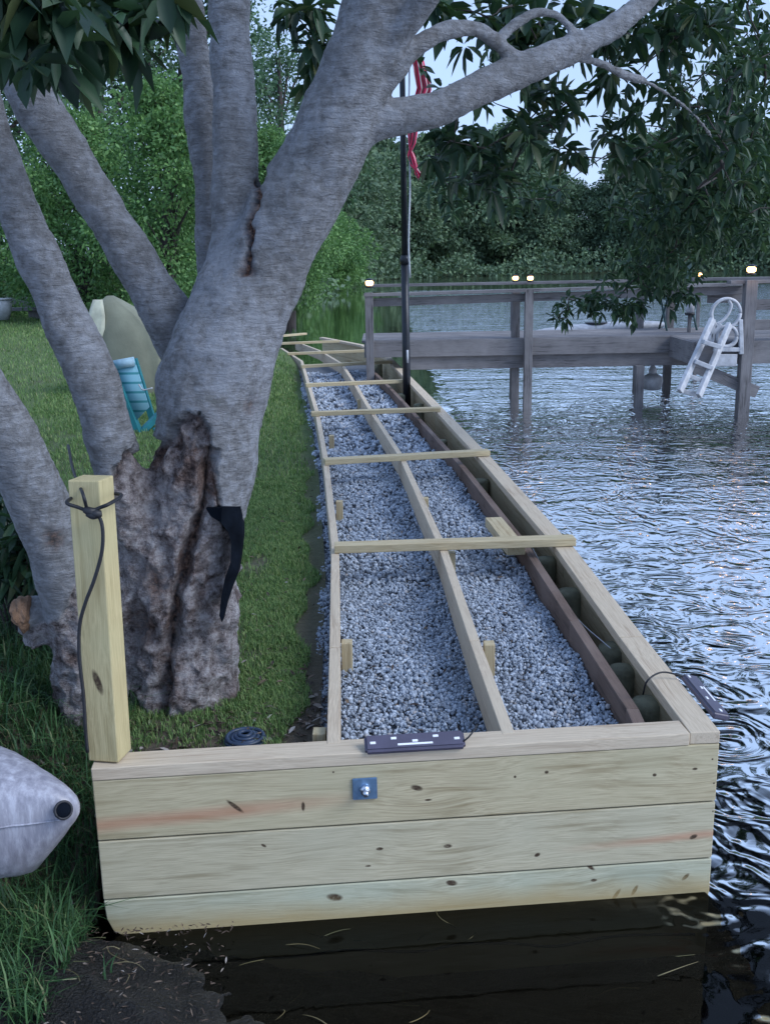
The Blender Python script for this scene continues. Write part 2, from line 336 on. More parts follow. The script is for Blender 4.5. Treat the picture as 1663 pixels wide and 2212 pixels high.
def watermat():
    m, t, b, o = newmat('lake_water'); t.nodes.remove(b)
    c = N(t, 'ShaderNodeTexCoord'); sp = N(t, 'ShaderNodeSeparateXYZ'); t.links.new(c.outputs['Object'], sp.inputs[0])
    def mpp(s, rz=0, d=0, sc=1, det=3, ro=.5):
        k = N(t, 'ShaderNodeMapping'); k.inputs['Scale'].default_value = s; k.inputs['Rotation'].default_value = (0, 0, rz); t.links.new(c.outputs['Object'], k.inputs[0]); return noi(t, k.outputs[0], sc, det, ro, d)
    a = mpp((.6, 1.5, 1), R(-8), .5, 2.0, 1.2, .35); b2 = mpp((1.2, 2.0, 1), R(14), .8, 4.6, 1.5, .4); c3 = mpp((.3, .7, 1), R(-14), .3, 1.1, 2)
    ch = mpp((1, 1, 1), R(40), 2.6, 4.4, 1.2)      # swirly chop close by
    h = mth(t, 'ADD', mth(t, 'ADD', mth(t, 'MULTIPLY', a, .024), mth(t, 'MULTIPLY', b2, .0035)), mth(t, 'MULTIPLY', c3, .045))
    # calm water sheltered in front of the wall; calm strip by the far left bank
    def mrr(src, a0, a1):
        k = N(t, 'ShaderNodeMapRange', interpolation_type='SMOOTHSTEP'); k.inputs[1].default_value = a0; k.inputs[2].default_value = a1; t.links.new(src, k.inputs[0]); return k.outputs[0]
    wob = mth(t, 'MULTIPLY', mth(t, 'SUBTRACT', noi(t, c.outputs['Object'], 3, 3), .5), .35)
    xr = mth(t, 'ADD', sp.outputs[0], wob)
    shel = mth(t, 'MAXIMUM', mrr(xr, .82, 1.0), mrr(sp.outputs[1], 2.9, 3.0))
    far = mth(t, 'MAXIMUM', mrr(mth(t, 'ADD', sp.outputs[0], mth(t, 'MULTIPLY', wob, 2.5)), -.5, 3.0), mth(t, 'SUBTRACT', 1, mrr(sp.outputs[1], 15, 21)))
    amp = mth(t, 'MULTIPLY', mth(t, 'ADD', mth(t, 'MULTIPLY', shel, .97), .03), mth(t, 'ADD', mth(t, 'MULTIPLY', far, .9), .1))
    nearf = mth(t, 'SUBTRACT', 1, mrr(sp.outputs[1], 2.9, 4.6))
    h = mth(t, 'ADD', h, mth(t, 'MULTIPLY', mth(t, 'MULTIPLY', ch, nearf), .020))
    h = mth(t, 'MULTIPLY', h, amp)
    bm = N(t, 'ShaderNodeBump'); bm.inputs['Strength'].default_value = 1; bm.inputs['Distance'].default_value = 1.0; t.links.new(h, bm.inputs['Height'])
    gl = N(t, 'ShaderNodeBsdfGlossy'); gl.inputs['Roughness'].default_value = .03; gl.inputs['Color'].default_value = (1, 1, 1, 1)
    tr = N(t, 'ShaderNodeBsdfTransparent'); tr.inputs[0].default_value = (.15, .165, .17, 1)
    fr = N(t, 'ShaderNodeLayerWeight'); fr.inputs[0].default_value = .5
    fm = ramp(t, fr.outputs[1], [(.25, (.015,)*3), (.43, (.028,)*3), (.51, (.30,)*3), (.59, (.82,)*3), (.9, (.95,)*3)])
    t.links.new(bm.outputs[0], gl.inputs['Normal']); t.links.new(bm.outputs[0], fr.inputs['Normal'])
    mx = N(t, 'ShaderNodeMixShader'); t.links.new(fm, mx.inputs[0]); t.links.new(tr.outputs[0], mx.inputs[1]); t.links.new(gl.outputs[0], mx.inputs[2])
    t.links.new(mx.outputs[0], o.inputs[0]); return m
M_water = watermat()
# ------------------------------------------------------------------ leaves
def unit(a): return a/np.maximum(np.linalg.norm(a, axis=1, keepdims=True), 1e-9)
def leafgeo(C, D, Nn, Ln, W, droop=.2):
    """C base, D direction, Nn normal-ish -> V,T"""
    C = np.asarray(C, float); n = len(C); D = unit(np.asarray(D, float)); Sd = unit(np.cross(D, Nn)); Nr = np.cross(Sd, D)
    Ln = np.broadcast_to(Ln, n)[:, None]; W = np.broadcast_to(W, n)[:, None]; dv = np.zeros((n, 3)); dv[:, 2] = -1
    def pt(f, s, b): return C + D*Ln*f + Sd*W*s*.5 + Nr*W*b*1.6 + dv*Ln*droop*f*f
    V = np.stack([C, pt(.32, -.85, .12), pt(.32, .85, .12), pt(.66, -.9, .14), pt(.66, .9, .14), pt(1, 0, 0), pt(.34, 0, -.05), pt(.66, 0, -.05)], 1).reshape(-1, 3)
    base = np.arange(n)[:, None]*8
    tr = np.array([[0, 6, 1], [0, 2, 6], [1, 6, 7], [1, 7, 3], [6, 2, 4], [6, 4, 7], [3, 7, 5], [7, 4, 5]])
    T = (base[:, :, None]+tr[None]).reshape(-1, 3); return V, T
def quadleaf(C, D, Nn, Ln, W):
    C = np.asarray(C, float); n = len(C); D = unit(D); Sd = unit(np.cross(D, Nn)); Ln = np.broadcast_to(Ln, n)[:, None]; W = np.broadcast_to(W, n)[:, None]
    V = np.stack([C, C+D*Ln*.5-Sd*W*.5, C+D*Ln, C+D*Ln*.5+Sd*W*.5], 1).reshape(-1, 3); b = np.arange(n)[:, None]*4
    T = (b[:, :, None]+np.array([[0, 1, 2], [0, 2, 3]])[None]).reshape(-1, 3); return V, T
def rdir(n):
    return unit(rng.normal(size=(n, 3)))
def whorls(P, axis, per=8, Ln=.14, W=.045, spread=1.0):
    """rosettes of leaves at points P pointing along axis"""
    P = np.asarray(P, float); n = len(P); C = np.repeat(P, per, 0); A = np.repeat(np.asarray(axis, float), per, 0)
    D = unit(A*.55 + rdir(n*per)*spread); Nn = unit(rdir(n*per)*.6+np.array([0, 0, 1.])); L_ = Ln*rng.uniform(.5, 1.15, n*per)
    return leafgeo(C + D*.01, D, Nn, L_, L_*W/Ln*rng.uniform(.75, 1.3, n*per), rng.uniform(-.12, .55, (n*per, 1)))
# ------------------------------------------------------------------ the deck frame
ZT = .505
FL, FR = G(197, 1660, ZT), G(1555, 1580, ZT)
fdir = (FR-FL).normalized(); fnorm = Vector((fdir.y, -fdir.x, 0))       # towards the camera
def fp(u, v):
    """where a pixel hits the front face: distance along from the left, height"""
    d = ray(u, v); t = (FL-CAM).dot(fnorm)/d.dot(fnorm); p = CAM+d*t; return (p-FL).dot(fdir), p.z
Lf = (FR-FL).length
frame = empty('deck_frame', ((FL+FR)/2).to_tuple()[:2]+(0,), 'new pale timber deck frame of stringers and cross boards running along the bank', 'deck frame')
BH = .188
pix = lambda u, v, i: (fp(u, v)[0], fp(u, v)[1]-(ZT-.038-.0015-i*BH))
def K(u, v, i, a, b, ang=0): x, z = pix(u, v, i); return (x, z, a, b, ang)
kn0 = [K(508, 1742, 0, .028, .006, -.75), K(900, 1702, 0, .017, .008, -.3), K(655, 1742, 0, .005, .014, 0), K(925, 1728, 0, .01, .003), K(1112, 1678, 0, .004, .004), K(1180, 1668, 0, .006, .005), K(1413, 1674, 0, .006, .005), K(1500, 1661, 0, .008, .004), K(720, 1668, 0, .003, .003), K(1538, 1640, 0, .003, .003), K(1541, 1692, 0, .003, .003)]
kn1 = [K(820, 1833, 1, .010, .005), K(967, 1827, 1, .012, .006), K(1160, 1846, 1, .009, .006, .5), K(1497, 1807, 1, .012, .007, .4), K(570, 1826, 1, .008, .004, -.6), K(795, 1870, 1, .008, .003), K(1539, 1752, 1, .003, .003), K(1540, 1810, 1, .003, .003)]
kn2 = [K(723, 1937, 2, .022, .011, -.2), K(975, 1906, 2, .016, .009, -.2), K(1272, 1870, 2, .02, .006, -.7), K(1282, 1900, 2, .009, .005), K(1330, 1932, 2, .022, .006, 1.0), K(1370, 1922, 2, .018, .006, 1.1), K(1480, 1893, 2, .014, .006, .8)]
x0, z0 = pix(215, 1785, 0); x1, z1 = pix(780, 1722, 0)
x2, z2 = pix(1550, 1800, 1); x3, z3 = pix(1230, 1832, 1)
Mf = [wood('front_pine_top', (.54, .47, .315), (.29, .23, .13), (.45, .41, .275), kn0, [(x0, x1, z0, z1, .026)]),
      wood('front_pine_middle', (.53, .475, .335), (.29, .245, .15), (.46, .43, .315), kn1, [(x2, x3, z2, z3, .016)]),
      wood('front_pine_bottom', (.50, .48, .35), (.28, .255, .16), (.40, .43, .33), kn2, stain=(-.035, -.10, (.34, .25, .11)))]
base = FL - fnorm*.019
for i in range(3):
    zt = ZT-.038-.0015-i*BH-.001*i
    p0 = Vector((base.x, base.y, zt)); p1 = p0 + fdir*Lf
    if i == 2:                         # bottom plank: its near lower corner is cut round where it meets the mud
        bm = bmesh.new(); H_ = .33
        prof = [(0, 0), (Lf, 0), (Lf, -H_), (.20, -H_), (.14, -.135), (.06, -.128), (.02, -.10), (.004, -.06)]
        f1 = [bm.verts.new((x, -.019, z)) for x, z in prof]; f2 = [bm.verts.new((x, .019, z)) for x, z in prof]
        bm.faces.new(f1); bm.faces.new(f2[::-1])
        for k in range(len(prof)): bm.faces.new((f1[k], f1[k-1], f2[k-1], f2[k]))
        bmesh.ops.recalc_face_normals(bm, faces=bm.faces)
        bmesh.ops.bevel(bm, geom=[e for e in bm.edges], offset=.003, segments=1, affect='EDGES')
        me = bpy.data.meshes.new('front_plank'); bm.to_mesh(me); bm.free(); me.materials.append(Mf[2]); o = link('front_plank', me)
        o.location = p0; o.rotation_euler = (0, 0, math.atan2(fdir.y, fdir.x)); adopt(o, frame)
    else:
        o = board('front_plank', p0, p1, .038, .184, Mf[i], frame)
    o['label'] = ['top front plank with a red-brown streak and a long dark knot', 'middle front plank with small dark knots', 'bottom front plank with greenish tint and wet lower edge'][i]
# front cap: flat board, its front edge flush with the planks; stops at the right rail
cb_ = FL + Vector((-fnorm.x, -fnorm.y, 0))*(.0445-.002)
rail_w = .089
board('front_cap', cb_, cb_+fdir*(Lf-rail_w-.002), .089, .038, M_woodpale, frame)
# right rail
RO = [G(1555, 1580, ZT)] + [G(u, v, ZT) for u, v in ((1390, 1375), (1236, 1178), (1058, 985), (948, 873), (880, 806), (845, 772), (790, 745), (700, 728))]
def offs(pts, d):
    out = []
    for i, p in enumerate(pts):
        a = pts[max(i-1, 0)]; b = pts[min(i+1, len(pts)-1)]; t = (b-a).normalized(); out.append(p+Vector((-t.y, t.x, 0))*d)
    return out
def run(name, pts, wid, hgt, mat, parent, gap=.004, label=None):
    for i in range(len(pts)-1):
        a, b = pts[i], pts[i+1]; t = (b-a).normalized()
        board(name, a+(t*gap if i else t*0), b, wid, hgt, mat, parent)
RI = offs(RO, rail_w/2)
run('side_rail', RI, rail_w, .038, M_woodpale, frame)
OW = [p-Vector((0, 0, .040)) for p in offs(RO, .022)]
OW[0] = OW[0] + (OW[1]-OW[0]).normalized()*.045
for k in range(2):
    run('outer_plank', [p-Vector((0, 0, k*.23)) for p in OW], .036, .225, M_wood, frame)
def poly(pl, z=ZT): return [G(u, v, z) for u, v in pl]
LS = poly([(720, 1606), (723, 1400), (724, 1180), (703, 990), (685, 890), (666, 828), (652, 780), (608, 752)])
CS = poly([(1098, 1585), (1025, 1385), (955, 1180), (868, 988), (800, 885), (765, 826), (738, 785), (690, 757), (640, 738)])
LS[0] = LS[0] + Vector((0, .0, .0)); 
run('stringer', [p+Vector((0, 0, .0015)) for p in LS], .038, .14, M_woodpale, frame)
run('stringer', [p+Vector((0, 0, .0015)) for p in CS], .038, .14, M_woodpale, frame)
cross = [((722, 1176), (1240, 1160)), ((700, 992), (1055, 972)), ((672, 890), (950, 880)), ((660, 829), (872, 820)), ((650, 789), (845, 779)), ((620, 762), (800, 755)), ((606, 740), (733, 735)), ((604, 724), (660, 719))]
for (a, b) in cross:
    p, q = G(*a, ZT+.038), G(*b, ZT+.038)
    board('cross_board', p+Vector((0, 0, .003)), q+Vector((0, 0, .003)), .082, .038, M_wood, frame)
# short stakes beside the stringers
def stake(u, v, w1=.05, d1=.04, ht=.2, dz=-.03):
    p = G(u, v, ZT+dz); o = board('stake', p, p+Vector((0, 0, -ht)), w1, d1, M_wood, frame, top=False); return o
for a in ((749, 1385), (1056, 1388), (690, 1578), (974, 1192), (733, 1082), (716, 940), (918, 1075), (842, 945), (776, 862)): stake(*a)
p, q = G(1065, 1117, ZT-.012), G(1115, 1178, ZT-.012); board('blocking', p, q, .089, .05, M_wood, frame)
# big square post
pb = G(238, 1640, ZT+.002)
pl_ = G(233, 1642, ZT+.003)
ptop = Y(190, 1037, pl_.y+.03)
wp = empty('square_post', pl_, 'square yellowish timber post standing on the left end of the front cap', 'post')
post = board('post_shaft', pl_+Vector((0, .03, 0)), ptop+Vector((0, .03, 0)), .089, .089, M_post, wp, top=False, bev=.004)
post.rotation_euler.rotate_axis('X', R(0))
def post_pt(u, v, off=.0): return Y(u, v, pl_.y+.03-.0445-off)
def rope(pts, name, r=.0045, parent=None, mat=None, n=5): return tubeobj(name, [(*p, r) for p in pts], mat or M_black, parent, 8, n)
rp = empty('black_rope', post_pt(195, 1100), 'black rope knotted round the square post with a long dangling end', 'rope')
rope([Y(148, 962, 3.2), Y(160, 1020, 3.0), post_pt(178, 1062, .012), post_pt(188, 1098, .012)], 'rope_strand', parent=rp)
a = post_pt(148, 1085, .006); b = post_pt(234, 1088, .006)
rope([a+Vector((0, .1, .0)), a+Vector((-.004, .0, 0)), post_pt(170, 1096, .008), post_pt(195, 1104, .012), post_pt(218, 1096, .008), b+Vector((.004, 0, 0)), b+Vector((.01, .1, 0.0)), (a+b)/2+Vector((0, .115, 0)), a+Vector((0, .1, 0))], 'rope_loop', .005, rp)
rope([post_pt(190, 1100, .012), post_pt(212, 1113, .01), post_pt(222, 1140, .007), post_pt(221, 1190, .006), post_pt(205, 1250, .006), post_pt(186, 1300, .006), post_pt(173, 1350, .004), post_pt(172, 1420, .004), post_pt(181, 1500, .004), post_pt(186, 1580, .004), post_pt(190, 1625, .004)], 'rope_strand', .005, rp)
v_, t_ = merge([tube_arrays([(*(post_pt(194+dx, 1103+dy, .014)), .010), (*(post_pt(194+dx+12, 1103+dy+5, .017)), .012), (*(post_pt(194+dx+24, 1103+dy+4, .012)), .009)], 8, 4) for dx, dy in ((-10, -3), (-4, 5), (2, 2))])
adopt(link('rope_knot', fastmesh('rope_knot', v_, t_, M_black, True)), rp)
# bolt plate on the front
s_, zz = fp(788, 1702); pc = FL+fdir*s_; pc.z = zz
bp = empty('bolt_plate', pc, 'square blue-grey steel plate and bolt on the top front plank', 'washer plate')
rz = Matrix.Rotation(math.atan2(fdir.y, fdir.x), 3, 'Z')
bm = bmesh.new(); add_box(bm, pc+fnorm*.0035, (.070, .006, .066), rz); bmesh.ops.bevel(bm, geom=bm.edges[:], offset=.0015, segments=2, affect='EDGES'); bmobj('plate', bm, M_steel, bp)
v_, t_ = tube_arrays([(*(pc+fnorm*.006), .015), (*(pc+fnorm*.019), .015)], 6, 1); adopt(link('nut', fastmesh('nut', v_, t_, M_bolt)), bp)
v_, t_ = tube_arrays([(*(pc+fnorm*.018), .008), (*(pc+fnorm*.040), .008)], 14, 1); adopt(link('bolt', fastmesh('bolt', v_, t_, M_bolt, True)), bp)
# light bars
def lightbar(name, c, d, n, label, L_=.285, dots=5):
    d = d.normalized(); n = n.normalized(); e = empty(name, c, label, 'light bar', 'dark grey dotted bars on the frame')
    yv = n.cross(d); q = Matrix((d, yv, n)).transposed()
    bm = bmesh.new(); add_box(bm, c+n*.012, (L_, .056, .024), q); bmesh.ops.bevel(bm, geom=bm.edges[:], offset=.007, segments=3, affect='EDGES'); bmobj('casing', bm, M_bar, e)
    for k in range(dots):
        pp = c+n*.0245+d*(k/(dots-1)-.5)*L_*.84+yv*(.010 if k % 2 else -.002)
        bm = bmesh.new(); add_box(bm, pp, (.016, .008, .003), q); bmesh.ops.bevel(bm, geom=bm.edges[:], offset=.001, segments=1, affect='EDGES'); bmobj('white_spot', bm, M_white, e)
    bm = bmesh.new(); add_box(bm, c+n*.0245-yv*.012, (L_*.35, .006, .0016), q); bmobj('scuffed_strip', bm, M_white, e)
    return e
cL = (G(785, 1612, ZT)+G(1000, 1598, ZT))/2; cL.z = ZT+.001
e1 = lightbar('light_bar', cL+fnorm*.022+Vector((0, 0, .004)), fdir, Vector((fnorm.x*.55, fnorm.y*.55, 1)), 'dark grey bar with white dots lying on the front cap beside the left gravel bay')
rope([G(1000, 1602, ZT+.015), G(1012, 1592, ZT+.03), G(1024, 1577, ZT+.04), G(1030, 1566, ZT-.02)], 'cable', .0025, None)
tag(bpy.data.objects['cable'], 'thin black cable from the front bar into the gravel', 'cable')
ra, rb = G(1462, 1478, ZT-.02), G(1535, 1545, ZT-.02)
rd = (RO[1]-RO[0]).normalized(); rn = Vector((rd.y, -rd.x, 0))
c2 = G(1498, 1505, ZT)+rn*.030; c2.z = ZT-.012
e2 = lightbar('light_bar', c2, rd, rn*.25+Vector((0, 0, 1)), 'dark grey bar hung outside the side rail next to the open water', .30, 4)
rope([G(1388, 1500, ZT-.05), G(1398, 1470, ZT+.02), G(1430, 1452, ZT+.025), G(1475, 1462, ZT+.01), G(1492, 1472, ZT-.01)], 'cable', .003, None)
tag(bpy.data.objects['cable.001'], 'black cable looping over the side rail to the outer bar', 'cable')
# ------------------------------------------------------------------ old bulkhead, pilings
OB = poly([(1385, 1575), (1365, 1530), (1240, 1340), (1130, 1172), (1000, 1008), (905, 905), (850, 845), (800, 795)], .45)
ob = empty('old_bulkhead', (OB[0].x, OB[0].y, 0), 'weathered brown plank bulkhead between the gravel and the new side rail', 'bulkhead')
for i in range(len(OB)-1):
    for k in range(2): board('old_plank', OB[i]-Vector((0, 0, k*.185)), OB[i+1]-Vector((0, 0, k*.185)), .04+.002*k, .18, M_oldbrown, ob)
PL = [(1400, 1512, .34, .05), (1330, 1395, .30, .06), (1345, 1440, .2, .045), (1232, 1275, .32, .055), (1180, 1205, .2, .05), (1108, 1180, .38, .055), (1038, 1035, .3, .05), (950, 950, .3, .055), (870, 850, .35, .07), (812, 785, .4, .08), (905, 872, .3, .05)]
pls = ['nearest the front cap', 'third from the front cap', 'low stump second from the front cap', 'below the broad side rail joint', 'just nearer than the first cross board', 'under the first cross board against the gravel', 'between the first and second cross boards', 'just beyond the second cross board', 'beside the flagpole foot', 'under the dock end post', 'just before the flagpole foot']
for (u, v, z, r), s in zip(PL, pls):
    z = max(z, .39); r *= 1.15; p = G(u, v, z); o = lathe('piling', [(r*.97, -z-.5), (r, -.02), (r*.93, -.004), (r*.4, .002)], p, M_pile, seg=18); tag(o, 'round greenish wooden piling '+s, 'piling', 'pilings in the gap behind the side rail')
tag(tubeobj('wire', [(*G(u, v, .43), .002) for u, v in ((1150, 1185), (1200, 1275), (1250, 1340), (1300, 1385), (1318, 1400))], M_plastic, None, 6, 5), 'thin pale wire lying along the old bulkhead gap', 'wire')
# ------------------------------------------------------------------ ground, lawn, mud
def sm(t): t = np.clip(t, 0, 1); return t*t*(3-2*t)
def bank(x, y):
    x = np.asarray(x, float); y = np.asarray(y, float)
    sd_ = (x+.80)*-.667+(y-2.50)*-.745
    zA = np.clip(sd_*.30, -.32, .045)
    zB = -.30+.66*sm((y-2.12)/1.05)+.16*sm((-x-.95)/.5)*sm((y-2.15)/.3)
    zB = np.where(x > -.86, -.4, zB)
    return np.maximum(zA, zB)
def fy(x): return FL.y + (np.asarray(x)-FL.x)*(FR.y-FL.y)/(FR.x-FL.x)
def lawnz(x, y):
    z = bank(np.minimum(x, -.87), y); inside = sm((x+.86)/.04)*(y > fy(x)+.02)
    return z*(1-inside) + .365*inside
def nz3(x, y, s, a): return np.array([noise.noise(Vector((p*s, q*s, .3)))*a for p, q in zip(x.ravel(), y.ravel())]).reshape(x.shape)
def lsx(y):
    ys = [p.y for p in LS]; xs = [p.x for p in LS]; return np.interp(y, ys, xs)
ys = np.concatenate([np.arange(2.53, 4.6, .025), np.geomspace(4.6, 30, 90)])
s = np.concatenate([np.linspace(0, .55, 14)[:-1], np.linspace(.55, 1, 110)])
Yg, Sg = np.meshgrid(ys, s, indexing='ij')
xr_ = np.where(Yg < LS[-1].y, lsx(Yg)-.05, LS[-1].x-.05-(Yg-LS[-1].y)*.7); 
xl_ = -2.6-1.0*Yg
Xg = xl_+(xr_-xl_)*(1-(1-Sg)**1.0)
Yg = np.where(Xg > -.9, np.maximum(Yg, fy(Xg)+.045), Yg)
Zg = lawnz(Xg, Yg)+nz3(Xg, Yg, 3, .012)+nz3(Xg, Yg, 14, .006)
def gridmesh(name, X, Yy, Z, mat):
    a, b = X.shape; V = np.stack([X, Yy, Z], -1).reshape(-1, 3); i = np.arange(a-1)[:, None]*b+np.arange(b-1)[None]
    Q = np.stack([i, i+1, i+b+1, i+b], -1).reshape(-1, 4); return link(name, fastmesh(name, V, Q[:, ::-1], mat, True))
tag(gridmesh('lawn', Xg, Yg, Zg, M_soil), kind='structure')
yb = np.linspace(.6, 2.532, 70); xb = np.concatenate([np.linspace(-5, -1.8, 20), np.linspace(-1.79, -.1, 220), np.linspace(0, 3.2, 20)]); Yb, Xb = np.meshgrid(yb, xb, indexing='ij')
Zb = bank(Xb, Yb)+nz3(Xb, Yb, 4, .02)+nz3(Xb, Yb, 15, .020)+nz3(Xb, Yb, 38, .010)
tag(gridmesh('muddy_bank', Xb, Yb, Zb, M_mud), kind='structure')
bm = bmesh.new(); bmesh.ops.create_grid(bm, x_segments=2, y_segments=2, size=200); 
tag(bmobj('lake_bed', bm, M_mud, None), kind='structure').location = (0, 60, -.9)
bm = bmesh.new(); bmesh.ops.create_grid(bm, x_segments=8, y_segments=8, size=200)
tag(bmobj('lake_water', bm, M_water), kind='structure').location = (0, 60, -.024)
# gravel: bed sheet and loose stones
nb = 60; tY = np.linspace(float(fy(.6))+.05, LS[-2].y+1, nb)
xL = lsx(tY)-.07; obx = np.interp(tY, [p.y for p in OB], [p.x for p in OB])-.02
bedV = np.stack([np.stack([xL, tY, np.full(nb, .335)], 1), np.stack([obx, tY, np.full(nb, .335)], 1)], 1).reshape(-1, 3)
i = np.arange(nb-1)*2; tag(link('gravel_bed', fastmesh('gravel_bed', bedV, np.stack([i, i+1, i+3, i+2], 1), M_gravelb)), kind='structure')
def icos():
    bm = bmesh.new(); bmesh.ops.create_icosphere(bm, subdivisions=1, radius=1); v = np.array([p.co[:] for p in bm.verts]); t = np.array([[q.index for q in f.verts] for f in bm.faces]); bm.free(); return v, t
IV, IT = icos()
def stones(P, r):
    n = len(P); V = IV[None]*(1+rng.uniform(-.28, .28, (n, len(IV), 1))); sc = rng.uniform(.6, 1.25, (n, 1, 3)); sc[:, :, 2] *= .75; V = V*sc*r[:, None, None]
    a = rdir(n); b = unit(np.cross(a, rdir(n))); c = np.cross(a, b); Rm = np.stack([a, b, c], 1); V = np.einsum('nij,njk->nik', V, Rm)+P[:, None]
    T = (np.arange(n)[:, None, None]*len(IV)+IT[None]).reshape(-1, 3); return V.reshape(-1, 3), T
def gr(n, y0, y1, r0, r1):
    y = rng.uniform(y0, y1, n); l = lsx(y)-.075; r = np.interp(y, [p.y for p in OB], [p.x for p in OB])-.025; x = l+(r-l)*rng.random(n); y = np.maximum(y, fy(x)+.05+.05*rng.random(n)*(y < fy(x)+.06))
    rr = rng.uniform(r0, r1, n); z = .345+rng.uniform(0, .016, n)+.011*np.sin(x*9+y*4)+.008*np.sin(x*23-y*11); return stones(np.stack([x, y, z], 1), rr)
tag(link('gravel', fastmesh('gravel', *merge([gr(23000, 2.66, 4.6, .0038, .0105), gr(13000, 4.6, 7.5, .006, .014), gr(6000, 7.5, 14, .012, .024)]), M_gravel)), 'blue-grey crushed gravel filling the bays of the deck frame', 'gravel', kind='stuff')
# grass
def blades(X, Yy, Z, h, wd, lean=.5):
    n = len(X); C = np.stack([X, Yy, Z], 1); a = rng.uniform(0, 6.283, n); D = np.stack([np.cos(a), np.sin(a), np.zeros(n)], 1); Sd = np.stack([-D[:, 1], D[:, 0], D[:, 2]], 1)
    ln = (rng.uniform(.15, 1, n)*lean)[:, None]; h = h[:, None]; wd = wd[:, None]; zz = np.array([0, 0, 1.])
    m = C+zz*h*.55+D*h*ln*.3; tp = C+zz*h*(1-.35*ln)+D*h*ln
    V = np.stack([C-Sd*wd*.5, C+Sd*wd*.5, m-Sd*wd*.45, m+Sd*wd*.45, tp], 1).reshape(-1, 3)
    T = (np.arange(n)[:, None, None]*5+np.array([[0, 1, 3], [0, 3, 2], [2, 3, 4]])[None]).reshape(-1, 3); return V, T
def lawn_blades(n, y0, y1, xf0, h0, h1, wd, bare=False):
    y = y0*(y1/y0)**rng.random(n); r = np.where(y < LS[-1].y, lsx(y)-.12-.03*np.sin(y*5)-.02*np.sin(y*13)-np.abs(rng.normal(size=n))*.012, LS[-1].x-.1-(y-LS[-1].y)*.7); l = xf0(y); x = l+(r-l)*rng.random(n)
    z = lawnz(x, y)+np.where(y < 9, nz3(x, y, 3, .012)+nz3(x, y, 14, .006), 0); keep = np.ones(n, bool)
    if bare:
        q = np.array([noise.noise(Vector((a*2.2, b*1.4, 1)))+.6*noise.noise(Vector((a*7, b*6, 4))) for a, b in zip(x, y)])
        keep = q+rng.normal(size=n)*.28 > -.38+np.clip((3.25-y)*1.6, 0, 1.0)
    x, y, z = x[keep], y[keep], z[keep]; m = len(x)
    return blades(x, y, z, rng.uniform(h0, h1, m)*(1+y*.03), wd*(1+y*.18)*rng.uniform(.7, 1.3, m), .9)
gv = merge([lawn_blades(120000, 2.9, 7, lambda y: -.95-y*.0, .012, .034, .0018, True), lawn_blades(60000, 6, 14, lambda y: -1.6-.18*y, .02, .04, .0022, True), lawn_blades(45000, 9, 30, lambda y: -2.0-.45*y, .02, .05, .0022)])
tag(link('lawn_grass', fastmesh('lawn_grass', *gv, M_grass)), 'short green lawn grass with bare patches beside the deck frame', 'grass', kind='stuff')
def left_grass(n, h0, h1, wd, f=None):
    x = rng.uniform(-1.9, -.86, n); y = rng.uniform(2.12, 4.4, n)
    q = np.array([noise.noise(Vector((a*3, b*3, 7)))+.5*noise.noise(Vector((a*9, b*9, 2))) for a, b in zip(x, y)])
    thr = np.where(y < 2.62, -.22+(2.62-y)*.30+(x+1.2)*.25, -.35)
    k = (q > thr) & (bank(x, y) > .005); x, y = x[k], y[k]
    return blades(x, y, bank(x, y), rng.uniform(h0, h1, len(x)), wd*rng.uniform(.6, 1.4, len(x)), 1.3)
tag(link('rough_grass', fastmesh('rough_grass', *merge([left_grass(34000, .03, .09, .0032), left_grass(4500, .08, .19, .0045)]), M_grassd)), 'long dark green grass on the bank left of the planks', 'grass', kind='stuff')
# leaf litter and mulch round the tree foot, debris on the mud and in the shallows
n = 1100; x = rng.uniform(-1.3, -.2, n); y = rng.normal(3.05, .28, n); y = np.clip(y, fy(x)+.08, 4.3)
lv = leafgeo(np.stack([x, y, lawnz(x, y)+.008], 1), rdir(n)*np.array([1, 1, .15]), rdir(n)*.4+np.array([0, 0, 1.]), rng.uniform(.012, .05, n), rng.uniform(.006, .018, n), .05)
n = 900; x2_ = rng.uniform(-1.7, -.45, n); y2_ = rng.uniform(2.1, 2.6, n); y2_ = np.minimum(y2_, np.where(x2_ > -.9, fy(x2_)-.03, 2.8)); z2_ = np.maximum(bank(x2_, y2_), .001)+.006
lv2 = leafgeo(np.stack([x2_, y2_, z2_], 1), rdir(n)*np.array([1, 1, .2]), rdir(n)*.5+np.array([0, 0, 1.]), rng.uniform(.008, .026, n), rng.uniform(.002, .006, n), .05)
n = 420; x3_ = rng.uniform(-1.2, .9, n); y3_ = 2.9*(9/2.9)**rng.random(n); x3_ = x3_*(.6+y3_*.12); z3_ = np.where(x3_ > lsx(y3_)-.06, .372, lawnz(x3_, y3_)+.022); kk = (x3_ < np.interp(y3_, [p.y for p in OB], [p.x for p in OB])-.03); x3_, y3_, z3_ = x3_[kk], y3_[kk], z3_[kk]; n = len(x3_)
lv3 = leafgeo(np.stack([x3_, y3_, z3_], 1), rdir(n)*np.array([1, 1, .2]), rdir(n)*.5+np.array([0, 0, 1.]), rng.uniform(.012, .04, n)*(1+y3_*.04), rng.uniform(.005, .014, n), .05)
tag(link('leaf_litter', fastmesh('leaf_litter', *merge([lv, lv2, lv3]), M_litter)), 'brown leaf litter and bark chips round the tree foot', 'leaf litter', kind='stuff')
parts = []
